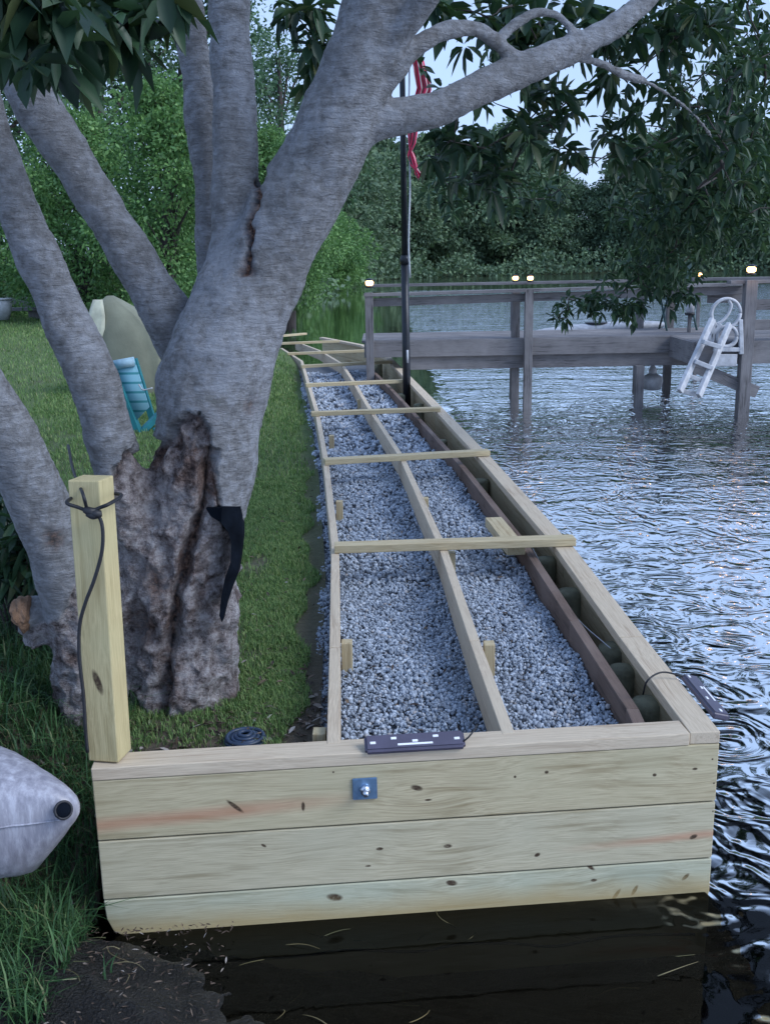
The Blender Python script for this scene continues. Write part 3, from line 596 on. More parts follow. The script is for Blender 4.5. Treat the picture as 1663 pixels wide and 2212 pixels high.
for k in range(70):
    x = random.uniform(-.85, .8)*1.0; y = min(random.uniform(2.12, 2.6), float(fy(x))-.06)
    if x > -.2 and random.random() < .5: continue
    a = random.uniform(0, 6.28); l = random.uniform(.04, .2); c = random.uniform(-.8, .8); z = random.uniform(-.07, -.022) if x > -.6 else float(bank(np.array(x), np.array(y)))+.01
    pts = [(x+l*t*math.cos(a+c*t), y+l*t*math.sin(a+c*t)*.6, z+.008*math.sin(3*t), .0013*(1.3-t)) for t in (0, .33, .66, 1)]
    parts.append(tube_arrays(pts, 5, 2))
tag(link('reed_debris', fastmesh('reed_debris', *merge(parts), M_twigr)), 'dead grass stems and twigs in the shallow dark water', 'debris', kind='stuff')
parts = []
for (cxp, cyp, nbl, hh) in ((132, 2010, 16, .2), (95, 1900, 10, .16), (165, 1880, 12, .14), (40, 2150, 12, .12), (60, 2050, 8, .14), (190, 1960, 10, .12), (20, 1980, 12, .16), (120, 2120, 6, .1), (230, 2100, 4, .08)):
    p = G(cxp, cyp, .05)
    for k in range(nbl):
        a = random.uniform(0, 6.28); l = hh*random.uniform(.5, 1.1)
        q = [Vector((p.x+random.uniform(-.02, .02), p.y+random.uniform(-.02, .02), float(bank(np.array(p.x), np.array(p.y)))))]
        for t in (.3, .6, .85, 1): q.append(q[0]+Vector((math.cos(a)*l*t*t*.8, math.sin(a)*l*t*t*.8, l*(t-.55*t*t))))
        sd_ = Vector((-math.sin(a), math.cos(a), 0)); V = []; T = []
        for j, pp in enumerate(q): ww = .0032*(1-j/4.3); V += [pp-sd_*ww, pp+sd_*ww]
        for j in range(4): T += [(2*j, 2*j+1, 2*j+3), (2*j, 2*j+3, 2*j+2)]
        parts.append((np.array([tuple(v) for v in V]), np.array(T)))
tag(link('grass_tuft', fastmesh('grass_tuft', *merge(parts), M_grassd)), 'arching long grass tufts on the mud at the plank corner', 'grass', kind='stuff')
# sunken root line along the wall, dark and wavy
tag(tubeobj('sunken_root', [(*G(u, v, -.034), .004) for u, v in ((440, 2080), (640, 2066), (760, 2052), (900, 2056), (990, 2040), (1100, 2038), (1200, 2044), (1330, 2022), (1500, 2018))], M_black, None, 6, 5), 'dark wavy root line under the water before the front planks', 'root')
# ------------------------------------------------------------------ the big tree
def limb(pts, extra=0):
    out = []
    for u, v, D, wpx in pts:
        p = Y(u, v, D); out.append((*p, wpx/2*depth(p)/F))
    return out
TRUNK = [
 [(400, 1640, 3.42, 300), (398, 1540, 3.42, 270), (395, 1400, 3.40, 245), (400, 1250, 3.38, 238), (425, 1100, 3.36, 225), (445, 950, 3.34, 232), (465, 830, 3.34, 245), (505, 700, 3.36, 225), (560, 580, 3.36, 205), (625, 470, 3.34, 190), (690, 350, 3.30, 182), (742, 230, 3.28, 172), (785, 110, 3.26, 158), (815, 0, 3.24, 150), (850, -160, 3.2, 135), (900, -420, 3.1, 110), (960, -800, 2.9, 80)],
 [(485, 760, 3.42, 150), (500, 640, 3.40, 128), (508, 520, 3.40, 112), (512, 400, 3.40, 108), (508, 250, 3.42, 100), (500, 100, 3.44, 96), (490, -60, 3.46, 92), (470, -400, 3.5, 80), (430, -800, 3.4, 60)],
 [(480, 700, 3.62, 90), (462, 560, 3.62, 76), (455, 420, 3.62, 76), (440, 270, 3.62, 80), (420, 120, 3.64, 76), (400, -30, 3.66, 70), (360, -350, 3.7, 60)],
 [(440, 840, 3.5, 120), (395, 745, 3.5, 128), (345, 650, 3.46, 122), (280, 545, 3.42, 112), (215, 440, 3.4, 108), (150, 335, 3.38, 112), (90, 245, 3.36, 118), (40, 150, 3.34, 110), (5, 40, 3.3, 104), (-40, -120, 3.2, 95), (-120, -420, 3.0, 80)],
 [(330, 1250, 3.34, 140), (278, 1080, 3.26, 120), (235, 930, 3.22, 122), (190, 790, 3.20, 120), (135, 670, 3.16, 114), (85, 560, 3.12, 108), (40, 450, 3.08, 100), (0, 330, 3.04, 94), (-60, 150, 3.0, 88), (-160, -150, 2.9, 75)],
 [(190, 1660, 3.2, 150), (178, 1520, 3.16, 130), (160, 1380, 3.12, 112), (132, 1230, 3.08, 128), (88, 1100, 3.04, 140), (40, 985, 3.0, 132), (-20, 870, 2.96, 120), (-110, 730, 2.9, 110), (-260, 520, 2.8, 100)],
 [(715, 330, 3.30, 120), (780, 268, 3.30, 104), (860, 250, 3.32, 88), (950, 232, 3.36, 78), (1040, 188, 3.42, 74), (1130, 150, 3.5, 72), (1220, 112, 3.6, 64), (1310, 68, 3.7, 58), (1390, 5, 3.8, 52), (1470, -90, 3.95, 46), (1620, -220, 4.2, 38), (1800, -300, 4.6, 30)],
 [(770, 250, 3.27, 90), (835, 172, 3.26, 60), (890, 108, 3.26, 50), (950, 70, 3.3, 44), (1010, 60, 3.36, 40), (1062, 82, 3.42, 36), (1105, 118, 3.48, 34), (1150, 140, 3.52, 24)],
 [(1062, 100, 3.46, 26), (1100, 62, 3.5, 26), (1150, 30, 3.54, 24), (1200, 32, 3.58, 22), (1240, 66, 3.62, 18), (1300, 90, 3.7, 12)],
 [(820, 130, 3.24, 90), (870, 60, 3.2, 62), (925, -10, 3.16, 54), (990, -100, 3.1, 46), (1100, -260, 3.0, 36)],
 [(1190, 120, 3.58, 30), (1270, 128, 3.7, 22), (1340, 158, 3.85, 18), (1420, 190, 4.1, 11), (1500, 250, 4.4, 8), (1560, 330, 4.8, 5)],
 [(100, 1380, 3.16, 100), (80, 1330, 3.14, 84), (52, 1318, 3.1, 70)],
 [(285, 1660, 3.36, 130), (283, 1500, 3.34, 120), (285, 1350, 3.34, 112), (292, 1220, 3.32, 104), (300, 1100, 3.3, 90)],
 [(300, 1640, 3.22, 70), (330, 1570, 3.24, 90), (400, 1500, 3.26, 120), (440, 1430, 3.28, 100)],
 [(330, 1560, 3.45, 150), (400, 1575, 3.30, 150), (470, 1500, 3.35, 110), (495, 1440, 3.40, 70)],
 [(480, 1620, 3.42, 90), (470, 1450, 3.36, 95), (468, 1300, 3.32, 92), (452, 1190, 3.30, 84), (440, 1100, 3.36, 60)],
 [(290, 1640, 3.30, 90), (330, 1480, 3.28, 84), (345, 1300, 3.26, 86), (340, 1150, 3.28, 90), (360, 1020, 3.32, 90)],
]
SLIM = [.965, .94, .92, .88, .90, .93, .95, .95] + [1]*20      # the smoothed skin swells a little
tv, tt = merge([tube_arrays([(a, b, c, q*k) for a, b, c, q in limb(p)], 18, 6, .10) for p, k in zip(TRUNK, SLIM)])
tmp = link('trunk_raw', fastmesh('trunk_raw', tv, tt, None))
md = tmp.modifiers.new('r', 'REMESH'); md.mode = 'VOXEL'; md.voxel_size = .0085
ms = tmp.modifiers.new('s', 'SMOOTH'); ms.factor = .5; ms.iterations = 9
dg = bpy.context.evaluated_depsgraph_get(); dg.update()
tme = bpy.data.meshes.new_from_object(tmp.evaluated_get(dg)); bpy.data.objects.remove(tmp)
nv = len(tme.vertices); P = np.empty(nv*3, np.float32); tme.vertices.foreach_get('co', P); P = P.reshape(-1, 3)
NN = np.empty(nv*3, np.float32); tme.vertices.foreach_get('normal', NN); NN = NN.reshape(-1, 3)
xs_ = [-1.6, -1.02, -.93, -.887, -.797, -.72, -.647, -.57, -.545, -.525, -.467, -.3]
zs_ = [.62, .80, .95, 1.19, 1.28, 1.33, 1.36, 1.37, 1.32, 1.06, 1.0, .85]
rimv = np.zeros(nv); rough = np.zeros(nv); gash = np.zeros(nv); disp = np.zeros(nv)
gp = [Y(u, v, 3.25) for u, v in ((560, 375), (548, 410), (552, 445), (540, 480), (545, 520), (532, 560), (536, 585))]
gpz = np.array([p.z for p in gp])[::-1]; gpx = np.array([p.x for p in gp])[::-1]
hole = Y(120, 1160, 3.0); knot2 = Y(545, 885, 3.2); hol2 = Y(300, 1360, 3.2); hol3 = Y(330, 1260, 3.2)
for i in range(nv):
    x, y, z = map(float, P[i]); v = Vector((x, y, z))
    q = noise.noise(v*9)*.06+noise.noise(v*25)*.03
    bel = np.interp(x, xs_, zs_)+q-z; r = min(1, max(0, bel/.03)); rough[i] = r; rimv[i] = (.95*math.exp(-max(0, bel)/.07) if -.86 < x < -.5 and y < 3.45 and bel > 0 else 0)
    a = noise.fractal(v*7, 1, 2, 4); w_ = noise.noise(Vector((x*14, y*14, z*60)))
    rid = 1-abs(noise.noise(Vector((x*17, y*17, z*9)))*2)
    d = .008*a + .0022*w_*(1-r) + r*(.016*noise.fractal(v*16, .8, 2.1, 5)+.014*(rid-.6)-.008) - .035*rimv[i]
    if y < 3.4 and gpz[0]-.02 < z < gpz[-1]+.02:
        g = abs(x-np.interp(z, gpz, gpx)-noise.noise(Vector((0, 0, z*11)))*.014-noise.noise(Vector((x*60, y*20, z*45)))*.008)/(.014+.013*noise.noise(Vector((1, 0, z*14))))
        if g < 1.3: k = min(1, 1.3-g); gash[i] = k; d -= .02*k
    for hp, hr in ((hole, .026), (knot2, .03), (hol2, .055), (hol3, .05)):
        k = (v-hp); k.z *= .7; k.y *= .4; g = k.length/hr
        if g < 1.3: gash[i] = max(gash[i], min(1, 1.3-g)*(.9 if hr < .03 else .7)); d -= .4*hr*(1.3-g)
    # fissure in the wound between the stems
    fx = np.interp(z, [.35, .575, .93, 1.07, 1.27], [-.78, -.735, -.654, -.587, -.545])
    if z < 1.28 and y < 3.4:
        g = abs(x-fx-.02*noise.noise(Vector((3, 0, z*12))))/.03
        if g < 1: d -= .05*(1-g*g); gash[i] = max(gash[i], .95*(1-g))
    disp[i] = d
P = P+NN*disp[:, None]; tme.vertices.foreach_set('co', P.astype(np.float32).ravel())
for nm, arr in (('rough', rough), ('gash', gash), ('rim', rimv)):
    at = tme.attributes.new(nm, 'FLOAT', 'POINT'); at.data.foreach_set('value', arr.astype(np.float32))
tme.materials.clear(); tme.materials.append(M_bark); tme.shade_smooth(); tme.update()
tb = Y(395, 1560, 3.4)
tree = empty('magnolia_tree', (tb.x, tb.y, .37), 'huge grey many-stemmed tree leaning over the lawn and the water in the foreground', 'tree')
adopt(link('trunk', tme), tree)
# hanging leaves
def inframe_cloud(regions):
    """regions: (u0,v0,u1,v1,D0,D1,count)"""
    out = []
    for (u0, v0, u1, v1, D0, D1, n) in regions:
        for k in range(n): out.append(tuple(Y(random.uniform(u0, u1), random.uniform(v0, v1), random.uniform(D0, D1))))
    return np.array(out)
def blob(u, v, D, ru, rv, rD, n):
    a = rdir(n)*(rng.random((n, 1))**.45); return np.array([tuple(Y(u+ru*p[0], v+rv*p[1], D+rD*p[2])) for p in a])
nearleaf = np.vstack([blob(60, 30, 2.6, 130, 60, .3, 18), blob(80, 110, 2.5, 60, 45, .2, 6), blob(220, 30, 2.75, 110, 45, .2, 11), blob(290, 60, 2.9, 60, 50, .15, 5), blob(30, -60, 2.5, 260, 60, .3, 22), blob(330, -20, 2.8, 60, 40, .2, 8)])
ax = unit(rng.normal(size=(len(nearleaf), 3))*.4+np.array([0, -.3, -.9]))
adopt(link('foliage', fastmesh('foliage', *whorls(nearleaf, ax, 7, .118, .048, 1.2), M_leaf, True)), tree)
def spray(blobs, per, Ln, W, mat, name, spread=1.0):
    Pp = np.vstack([blob(*b) for b in blobs]); A = unit(rng.normal(size=(len(Pp), 3))*.6+np.array([.2, 0, -.5]))
    o = link(name, fastmesh(name, *whorls(Pp, A, per, Ln, W, spread), mat, True)); adopt(o, tree); return Pp
B1 = [(1180, 50, 4.6, 120, 60, .5, 17), (1330, 60, 5.0, 80, 60, .5, 12), (1130, 110, 4.6, 60, 30, .3, 8), (1480, 60, 5.0, 80, 70, .6, 17), (1270, 240, 5.2, 130, 50, .5, 14), (1390, 190, 5.2, 110, 60, .5, 12), (1170, 210, 4.9, 50, 45, .3, 5), (1120, 290, 4.9, 70, 40, .3, 9),
      (1020, 300, 4.7, 60, 45, .3, 11), (960, 330, 4.8, 50, 50, .3, 8), (1050, 370, 5.0, 60, 50, .3, 9), (1220, 320, 5.3, 55, 50, .4, 7), (1360, 300, 5.3, 55, 60, .4, 7), (1460, 250, 5.3, 60, 90, .4, 10), (680, 70, 4.4, 30, 60, .2, 9), (650, 20, 4.4, 60, 30, .2, 8), (690, 170, 4.6, 22, 50, .2, 6), (960, 20, 4.4, 60, 30, .3, 8), (1060, 30, 4.4, 60, 30, .3, 10), (1010, 180, 6, 14, 12, .1, 2)]
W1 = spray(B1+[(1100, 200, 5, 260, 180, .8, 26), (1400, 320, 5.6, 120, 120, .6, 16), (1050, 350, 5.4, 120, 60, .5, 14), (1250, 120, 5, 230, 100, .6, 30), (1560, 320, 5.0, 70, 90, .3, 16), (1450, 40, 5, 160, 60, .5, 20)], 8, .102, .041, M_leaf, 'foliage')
B2 = [(1620, 150, 6.5, 100, 190, 1.0, 140), (1600, 390, 7.5, 130, 160, 1.2, 260), (1480, 420, 7.5, 100, 90, .8, 130), (1390, 470, 8.0, 90, 60, .8, 60), (1490, 530, 8.2, 120, 70, .8, 100), (1640, 500, 8.4, 60, 45, .6, 34),
      (1380, 590, 8.6, 90, 60, .5, 48), (1300, 655, 8.8, 100, 28, .3, 44), (1360, 670, 8.9, 30, 35, .2, 14), (1215, 680, 8.9, 22, 28, .2, 8), (1440, 620, 8.8, 70, 50, .4, 50), (1080, 430, 7, 50, 60, .5, 20), (980, 420, 7, 60, 60, .5, 22), (1180, 420, 7.2, 60, 50, .5, 22)]
W2 = spray(B2+[(1420, 330, 7.5, 160, 120, 1, 60), (1550, 250, 7, 130, 280, 1.5, 120)], 8, .088, .034, M_leaff, 'foliage')
# twigs reaching the leaf sprays
parts = []
def twig(a, b, r0=.007, sag=.03):
    a, b = Vector(a), Vector(b); L_ = (b-a).length; m1 = a.lerp(b, .35)+Vector((0, 0, sag*L_))+Vector(rdir(1)[0])*.05*L_; m2 = a.lerp(b, .7)+Vector((0, 0, sag*.7*L_))+Vector(rdir(1)[0])*.05*L_
    parts.append(tube_arrays([(*a, r0), (*m1, r0*.8), (*m2, r0*.55), (*b, r0*.3)], 5, 3))
def network(nodes, pts, r0):
    nodes = list(nodes); pts = [Vector(tuple(p)) for p in pts]
    while pts:
        bi = min(range(len(pts)), key=lambda i: min((q-pts[i]).length_squared for q in nodes)); h = pts.pop(bi)
        a = min(nodes, key=lambda q: (q-h).length_squared); twig(a, h, r0); nodes.append(h)
network([Y(1220, 112, 3.6), Y(1310, 68, 3.7), Y(1390, 5, 3.8), Y(1470, -90, 3.95), Y(1340, 158, 3.85), Y(1420, 190, 4.1), Y(1500, 260, 4.4), Y(1560, 360, 4.8), Y(1000, 225, 3.4)], W1[rng.choice(len(W1), 90, False)], .0045)
big = [(Y(1560, 360, 4.8), Y(1560, 200, 6.5)), (Y(1560, 360, 4.8), Y(1500, 440, 7.4)), (Y(1500, 440, 7.4), Y(1430, 560, 8.3)), (Y(1620, -220, 4.2), Y(1650, 100, 6.2)), (Y(1650, 100, 6.2), Y(1600, 420, 7.4)), (Y(1430, 560, 8.3), Y(1330, 650, 8.8))]
for a, b in big: twig(a, b, .009, .02)
network([q for ab in big for q in (ab[1], ab[0].lerp(ab[1], .5))], W2[rng.choice(len(W2), 150, False)], .005)
for u, v, D in ((60, 40, 2.6), (160, 70, 2.6), (110, 130, 2.5), (230, 60, 2.75), (300, 80, 2.9), (40, 100, 2.5)): twig(Y(60, -150, 2.7), Y(u, v, D), .006)
tag(adopt(link('twigs', fastmesh('twigs', *merge(parts), M_twig, True)), tree), kind='stuff')
# overhead crown above the frame: shades and is mirrored in the water
n = 1500; cxn = rng.uniform(-4.5, 7.5, n); cyn = rng.uniform(.5, 11, n); czn = 4.6+rng.uniform(0, 2.2, n)+.12*np.abs(cxn)
q = np.array([noise.noise(Vector((a*.45, b*.45, 3))) for a, b in zip(cxn, cyn)]); k = (q > 0) & (czn > 2.6+cyn*.55)
Pt = np.stack([cxn, cyn, czn], 1)[k]
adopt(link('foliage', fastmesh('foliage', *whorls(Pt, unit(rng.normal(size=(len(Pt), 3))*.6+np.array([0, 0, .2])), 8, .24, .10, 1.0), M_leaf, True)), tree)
parts = [tube_arrays([(*Y(900, -420, 3.1), .07), (1.0, 3.0, 4.2, .06), (2.4, 4.5, 5.2, .045), (4, 7, 5.9, .03)], 8, 5), tube_arrays([(*Y(430, -800, 3.4), .05), (-.8, 5, 5.0, .04), (-.6, 8, 6.2, .025)], 8, 5), tube_arrays([(*Y(1800, -300, 4.6), .03), (4, 4.5, 4.2, .03), (6, 5.5, 5.4, .02)], 8, 5)]
adopt(link('upper_branches', fastmesh('upper_branches', *merge(parts), M_bark, True)), tree)
# matt black ragged outline, extruded back into the trunk
pg = [(445, 1098, 3.19), (480, 1097, 3.17), (520, 1094, 3.25), (522, 1120, 3.25), (524, 1160, 3.25), (520, 1200, 3.23), (514, 1240, 3.21), (500, 1275, 3.19), (488, 1310, 3.17), (480, 1345, 3.16), (474, 1330, 3.16), (478, 1290, 3.15), (486, 1250, 3.15), (498, 1215, 3.16), (500, 1175, 3.18), (494, 1150, 3.18), (478, 1130, 3.16), (455, 1115, 3.18)]
bm = bmesh.new(); vs = [bm.verts.new(Y(u, v, D+.01)) for u, v, D in pg]; f = bm.faces.new(vs); ex = bmesh.ops.extrude_face_region(bm, geom=[f])
bmesh.ops.translate(bm, vec=(0, .06, 0), verts=[g for g in ex['geom'] if isinstance(g, bmesh.types.BMVert)]); bmesh.ops.recalc_face_normals(bm, faces=bm.faces)
bmesh.ops.triangulate(bm, faces=bm.faces[:])
tag(bmobj('black_strip', bm, M_mattblack), 'ragged black strip running down the right side of the trunk foot', 'fabric strip')
# broken end of the cut stub
p = Y(52, 1322, 3.1); bm = bmesh.new(); bmesh.ops.create_icosphere(bm, subdivisions=3, radius=.055)
for v in bm.verts: v.co += v.co.normalized()*(noise.fractal(v.co*30, 1, 2, 4)*.02); v.co.x *= .6
me = bpy.data.meshes.new('cut_end'); bm.to_mesh(me); bm.free(); me.materials.append(plain('split_wood', (.22, .13, .08), .9, 0, .6, 16, .8, .01)); o = link('cut_end', me); o.location = p; adopt(o, tree)
# coil of hose behind the cap
p = G(530, 1590, .385); parts = []
for k in range(4):
    for rr in (.052-.011*k,):
        ring = [(p.x+rr*math.cos(a), p.y+rr*math.sin(a), .375+.006*k, .0065) for a in np.linspace(0, 2*math.pi, 26)]
        parts.append(tube_arrays(ring, 8, 1))
for k in range(2):
    ring = [(p.x+(.062-.004*k)*math.cos(a), p.y+(.062-.004*k)*math.sin(a), .372+.011*k, .0065) for a in np.linspace(0, 2*math.pi, 26)]; parts.append(tube_arrays(ring, 8, 1))
tag(link('hose_coil', fastmesh('hose_coil', *merge(parts), M_blue, True)), 'small dark blue coil behind the front cap near the tree foot', 'hose coil')
# kayak bow
def kayak(name, sec, mat):
    """sec: list of (center, half height up, half height down, half width vec)"""
    V = []; T = []; n = 28
    for c, hu, hd, hw, side in sec:
        for k in range(n):
            a = 2*math.pi*k/n; ca, sa = math.cos(a), math.sin(a)
            V.append(tuple(c+side*hw*math.copysign(abs(ca)**.85, ca)+Vector((0, 0, 1))*(hu if sa > 0 else hd)*math.copysign(abs(sa)**.9, sa)))
    for i in range(len(sec)-1):
        for k in range(n): a, b = i*n+k, i*n+(k+1) % n; T += [(a, b, b+n), (a, b+n, a+n)]
    V.append(tuple(sec[0][0])); V.append(tuple(sec[-1][0]))
    for k in range(n): T += [(len(V)-2, (k+1) % n, k), (len(V)-1, (len(sec)-1)*n+k, (len(sec)-1)*n+(k+1) % n)]
    return fastmesh(name, V, T, mat, True)
ap = Y(168, 1748, 2.36); side = Vector((.25, 1, 0)).normalized(); axk = Vector((-1, .25, 0)).normalized()
ky = empty('kayak', (ap.x-.5, ap.y, .1), 'grey plastic kayak bow poking in from the left edge on the grass', 'kayak')
secs = [(0, .010, .014, .010), (.004, .022, .024, .02), (.014, .036, .040, .03), (.032, .050, .062, .04), (.055, .062, .094, .052), (.10, .078, .148, .075), (.135, .088, .190, .09), (.17, .097, .203, .11), (.25, .112, .215, .15), (.4, .13, .23, .20), (.7, .15, .24, .27), (1.2, .16, .25, .32), (2.0, .15, .24, .30), (2.7, .1, .15, .15), (3.0, .02, .02, .02)]
adopt(link('hull', kayak('hull', [(ap+axk*s, hu, hd, hw, side) for s, hu, hd, hw in secs], M_hull)), ky)
hp = Y(137, 1750, 2.36-.046)
hn = (CAM-hp).normalized(); hn = (hn+Vector((.3, 0, 0))).normalized()
v_, t_ = tube_arrays([(*(hp-hn*.02), .019), (*(hp+hn*.004), .019), (*(hp+hn*.007), .016)], 20, 1); adopt(link('drain_plug', fastmesh('drain_plug', v_, t_, M_mattblack, True)), ky)
q1 = hn.orthogonal().normalized(); q2 = hn.cross(q1); tubeobj('plug_rim', [(*(hp+hn*.004+q1*.021*math.cos(a)+q2*.021*math.sin(a)), .0035) for a in np.linspace(0, 2*math.pi, 25)], M_black, ky, 6, 1)
tubeobj('hull_seam', [(*(ap+axk*s+Vector((0, 0, -.012))-side*(hw+.001)), .0028) for s, hu, hd, hw in secs[2:10]], M_hull, ky, 6, 3)
# dark leafy plants at far left
Pp = np.vstack([blob(30, 1200, 3.5, 90, 90, .25, 60), blob(0, 1080, 3.7, 70, 60, .2, 25), blob(90, 1230, 3.45, 40, 50, .1, 10)])
A = unit(rng.normal(size=(len(Pp), 3))*.7+np.array([0, -.2, .6]))
sh = empty('leafy_shrub', (Pp[:, 0].mean(), Pp[:, 1].mean(), .37), 'dark long-leaved shrub left of the leftmost stem', 'shrub')
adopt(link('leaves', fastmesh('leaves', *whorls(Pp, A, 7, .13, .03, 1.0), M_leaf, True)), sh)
parts = [tube_arrays([(sh.location.x+random.uniform(-.06, .06), sh.location.y, .3, .006), (*(Vector(p)*.5+Vector(sh.location)*.5), .005), (*p, .002)], 5, 3) for p in Pp[::4]]
adopt(link('stems', fastmesh('stems', *merge(parts), M_twig, True)), sh)
# ------------------------------------------------------------------ dock
dk0 = G(797, 772, .5); DY = 13.0
dock = empty('dock', (3, DY, 0), 'weathered grey wooden dock with a low railing crossing the water', 'dock')
def DP(u, v, y=DY): return Y(u, v, y)
xL_, xR_ = DP(790, 740).x, DP(1490, 740).x
XR = 8.5
zd = .86
for i, yy in enumerate(np.arange(DY+.02, DY+1.35, .148)):
    board('deck_board', (xL_-.05, yy+.07, zd), (XR, yy+.07, zd), .14, .03, M_old, dock)
board('fascia', (xL_-.02, DY-.02, zd-.005), (xR_+.3, DY-.02, zd-.005), .038, .205, M_old, dock)
board('fascia', (xL_+.5, DY+.03, zd-.212), (xR_+.3, DY+.03, zd-.212), .038, .165, M_old, dock)
board('fascia', (xL_+.1, DY+1.4, zd-.005), (XR, DY+1.4, zd-.005), .038, .24, M_old, dock)
def dpost(u, vt, y, zb=-.6, w_=.1, ztop=None, lean=0):
    p = Y(u, 700, y); zt = ztop if ztop else Y(u, vt, y).z
    return board('dock_post', (p.x, y, zb), (p.x+lean, y, zt), w_, w_, M_old, dock, top=False)
dposts = [(798, 632, DY-.08, .3), (1113, 625, DY+.12, -.6), (1141, 625, DY-.09, -.6), (1380, 607, DY+1.45, -.6), (1445, 600, DY+1.45, -.6), (1385, 790, DY-.07, -.6), (1110, 640, DY+1.45, -.6)]
for u, vt, y, zb in dposts: dpost(u, vt, y, zb)
zr = Y(1140, 618, DY-.05).z
board('rail', Y(786, 634, DY-.07), Vector((xR_+.6, DY-.07, zr+.0)), .14, .038, M_old, dock)
board('rail', Y(800, 645, DY-.03)+Vector((0, 0, 0)), Vector((xR_+.6, DY-.03, zr-.045)), .038, .10, M_old, dock)
board('rail', Vector((xL_, DY+1.45, zr+.02)), Vector((XR, DY+1.45, zr+.03)), .13, .038, M_old, dock)
# right platform nearer the viewer with its own posts and rails
PY = 12.0; xa = Y(1500, 760, PY).x
for i, yy in enumerate(np.arange(PY+.02, DY-.06, .148)): board('deck_board', (xa, yy+.07, zd), (XR, yy+.07, zd), .14, .03, M_old, dock)
pA, pB = Vector((xa, PY-.02, zd-.04)), Vector((XR, PY-.02, zd-.04))
board('fascia', (xa, PY-.02, zd-.004), (XR, PY-.02, zd-.004), .038, .26, M_old, dock)
board('fascia', (xa-.02, PY-.02, zd-.004), (xa-.02, DY-.05, zd-.004), .038, .26, M_old, dock)
board('brace', Y(1500, 778, PY-.06), Y(1640, 835, PY-.06), .04, .14, M_old, dock)
for u in (1614, 1800): dpost(u, 0, PY-.08, ztop=Y(1614, 605, PY-.08).z, w_=.13)
zz1 = Y(1614, 605, PY).z
board('rail', (Y(1540, 640, PY+.3).x, DY+.2, zz1+.01), (XR, PY+.35, zz1+.01), .14, .038, M_old, dock)
board('rail', (Y(1570, 640, PY).x, PY-.02, zz1), (XR, PY-.02, zz1), .15, .038, M_old, dock)
board('rail', (Y(1625, 640, PY).x, PY, zz1-.22), (XR, PY, zz1-.22), .038, .12, M_old, dock)
board('rail', (Y(1625, 640, PY).x, PY, zz1-.45), (XR, PY, zz1-.45), .038, .12, M_old, dock)
board('rail', (Y(1530, 640, DY).x, DY+.05, zz1-.10), (Y(1610, 640, DY).x, DY+.05, zz1-.10), .038, .2, M_old, dock)
# lamps on the posts
def lamp(u, v, y, lab, pw=0, s=1):
    p = Y(u, v, y); e = empty('post_lamp', p, lab, 'lamp', 'small warm lamps on the dock railing posts')
    lathe('lamp_base', [(.045*s, -.045*s), (.05*s, -.035*s), (.03*s, -.02*s)], p, M_darkmetal, e, 12)
    lathe('lamp_shade', [(.018*s, -.022*s), (.042*s, -.01*s), (.045*s, .02*s), (.03*s, .035*s)], p, M_lamp, e, 14)
    lathe('lamp_cap', [(.052*s, .036*s), (.05*s, .045*s), (.012*s, .06*s)], p, M_darkmetal, e, 12)
    if pw:
        l = bpy.data.lights.new('lamp_glow', 'POINT'); l.energy = pw; l.color = (1, .55, .22); l.shadow_soft_size = .14; o = bpy.data.objects.new('lamp_glow', l); COL.objects.link(o); o.location = p+Vector((0, -.12, -.09)); adopt(o, e)
lamp(798, 613, DY-.1, 'warm lamp on the shore end dock post left of the flagpole', .05, 1.1)
lamp(1113, 602, DY+.12, 'left lamp of the close pair in the middle of the railing', .02, .85)
lamp(1145, 602, DY-.09, 'right lamp of the close pair in the middle of the railing', .02, .85)
lamp(1384, 586, DY+1.4, 'warm lamp behind the hanging leaves above the pale kayak', .04, 1.1)
lamp(1453, 587, DY+3.5, 'small lamp among leaves, left of two distant ones', .02, .9)
lamp(1511, 594, DY+3.5, 'small lamp among leaves, right of two distant ones', .02, .9)
lamp(1622, 584, PY-.1, 'brightest warm lamp above the post beside the white ladder', .3, 1.15)
for u, v in ((1453, 594), (1511, 601)):
    p = Y(u, v, DY+3.5); o = board('lamp_stake', (p.x, p.y, -.3), (p.x, p.y, p.z+.01), .05, .05, M_old, None, top=False); tag(o, 'thin stake under a distant lamp, '+('left' if u < 1500 else 'right')+' one among the leaves', 'stake')
# ladder
lad = empty('dock_ladder', Y(1530, 760, PY-.15), 'white plastic swim ladder with looped handles on the dock platform', 'ladder')
LY = PY-.14
def LP(u, v, y=LY): return Y(u, v, y)
def flat(name, a, b, w_, th=.05): board(name, a, b, th, w_, M_plastic, lad, top=False, bev=.008)
flat('side_post', LP(1467, 846, LY-.45), LP(1538, 690, LY-.05), .085)
flat('side_post', LP(1508, 856, LY-.45), LP(1575, 700, LY-.05), .085)
for (a, b) in (((1470, 838), (1510, 850)), ((1500, 775), (1538, 790)), ((1518, 733), (1556, 745)), ((1485, 806), (1524, 820))): board('tread', LP(*a, LY-.3), LP(*b, LY-.3), .12, .05, M_plastic, lad, bev=.006)
flat('mount_plate', LP(1540, 778), LP(1590, 778), .14, .04)
def ringobj(name, u, v, r, th, y):
    c = LP(u, v, y); tubeobj(name, [(c.x+r*math.cos(a), c.y, c.z+r*math.sin(a), th) for a in np.linspace(0, 2*math.pi, 33)], M_plastic, lad, 8, 1)
ringobj('handle_ring', 1567, 677, .165, .02, LY); ringobj('handle_ring', 1569, 727, .115, .025, LY)
c = LP(1567, 677); rope([c+Vector((.02, 0, .15)), c+Vector((.055, 0, .09)), c+Vector((.03, 0, 0)), c+Vector((-.03, 0, -.08)), c+Vector((-.10, 0, -.12))], 'handle_spoke', .018, lad, M_plastic)
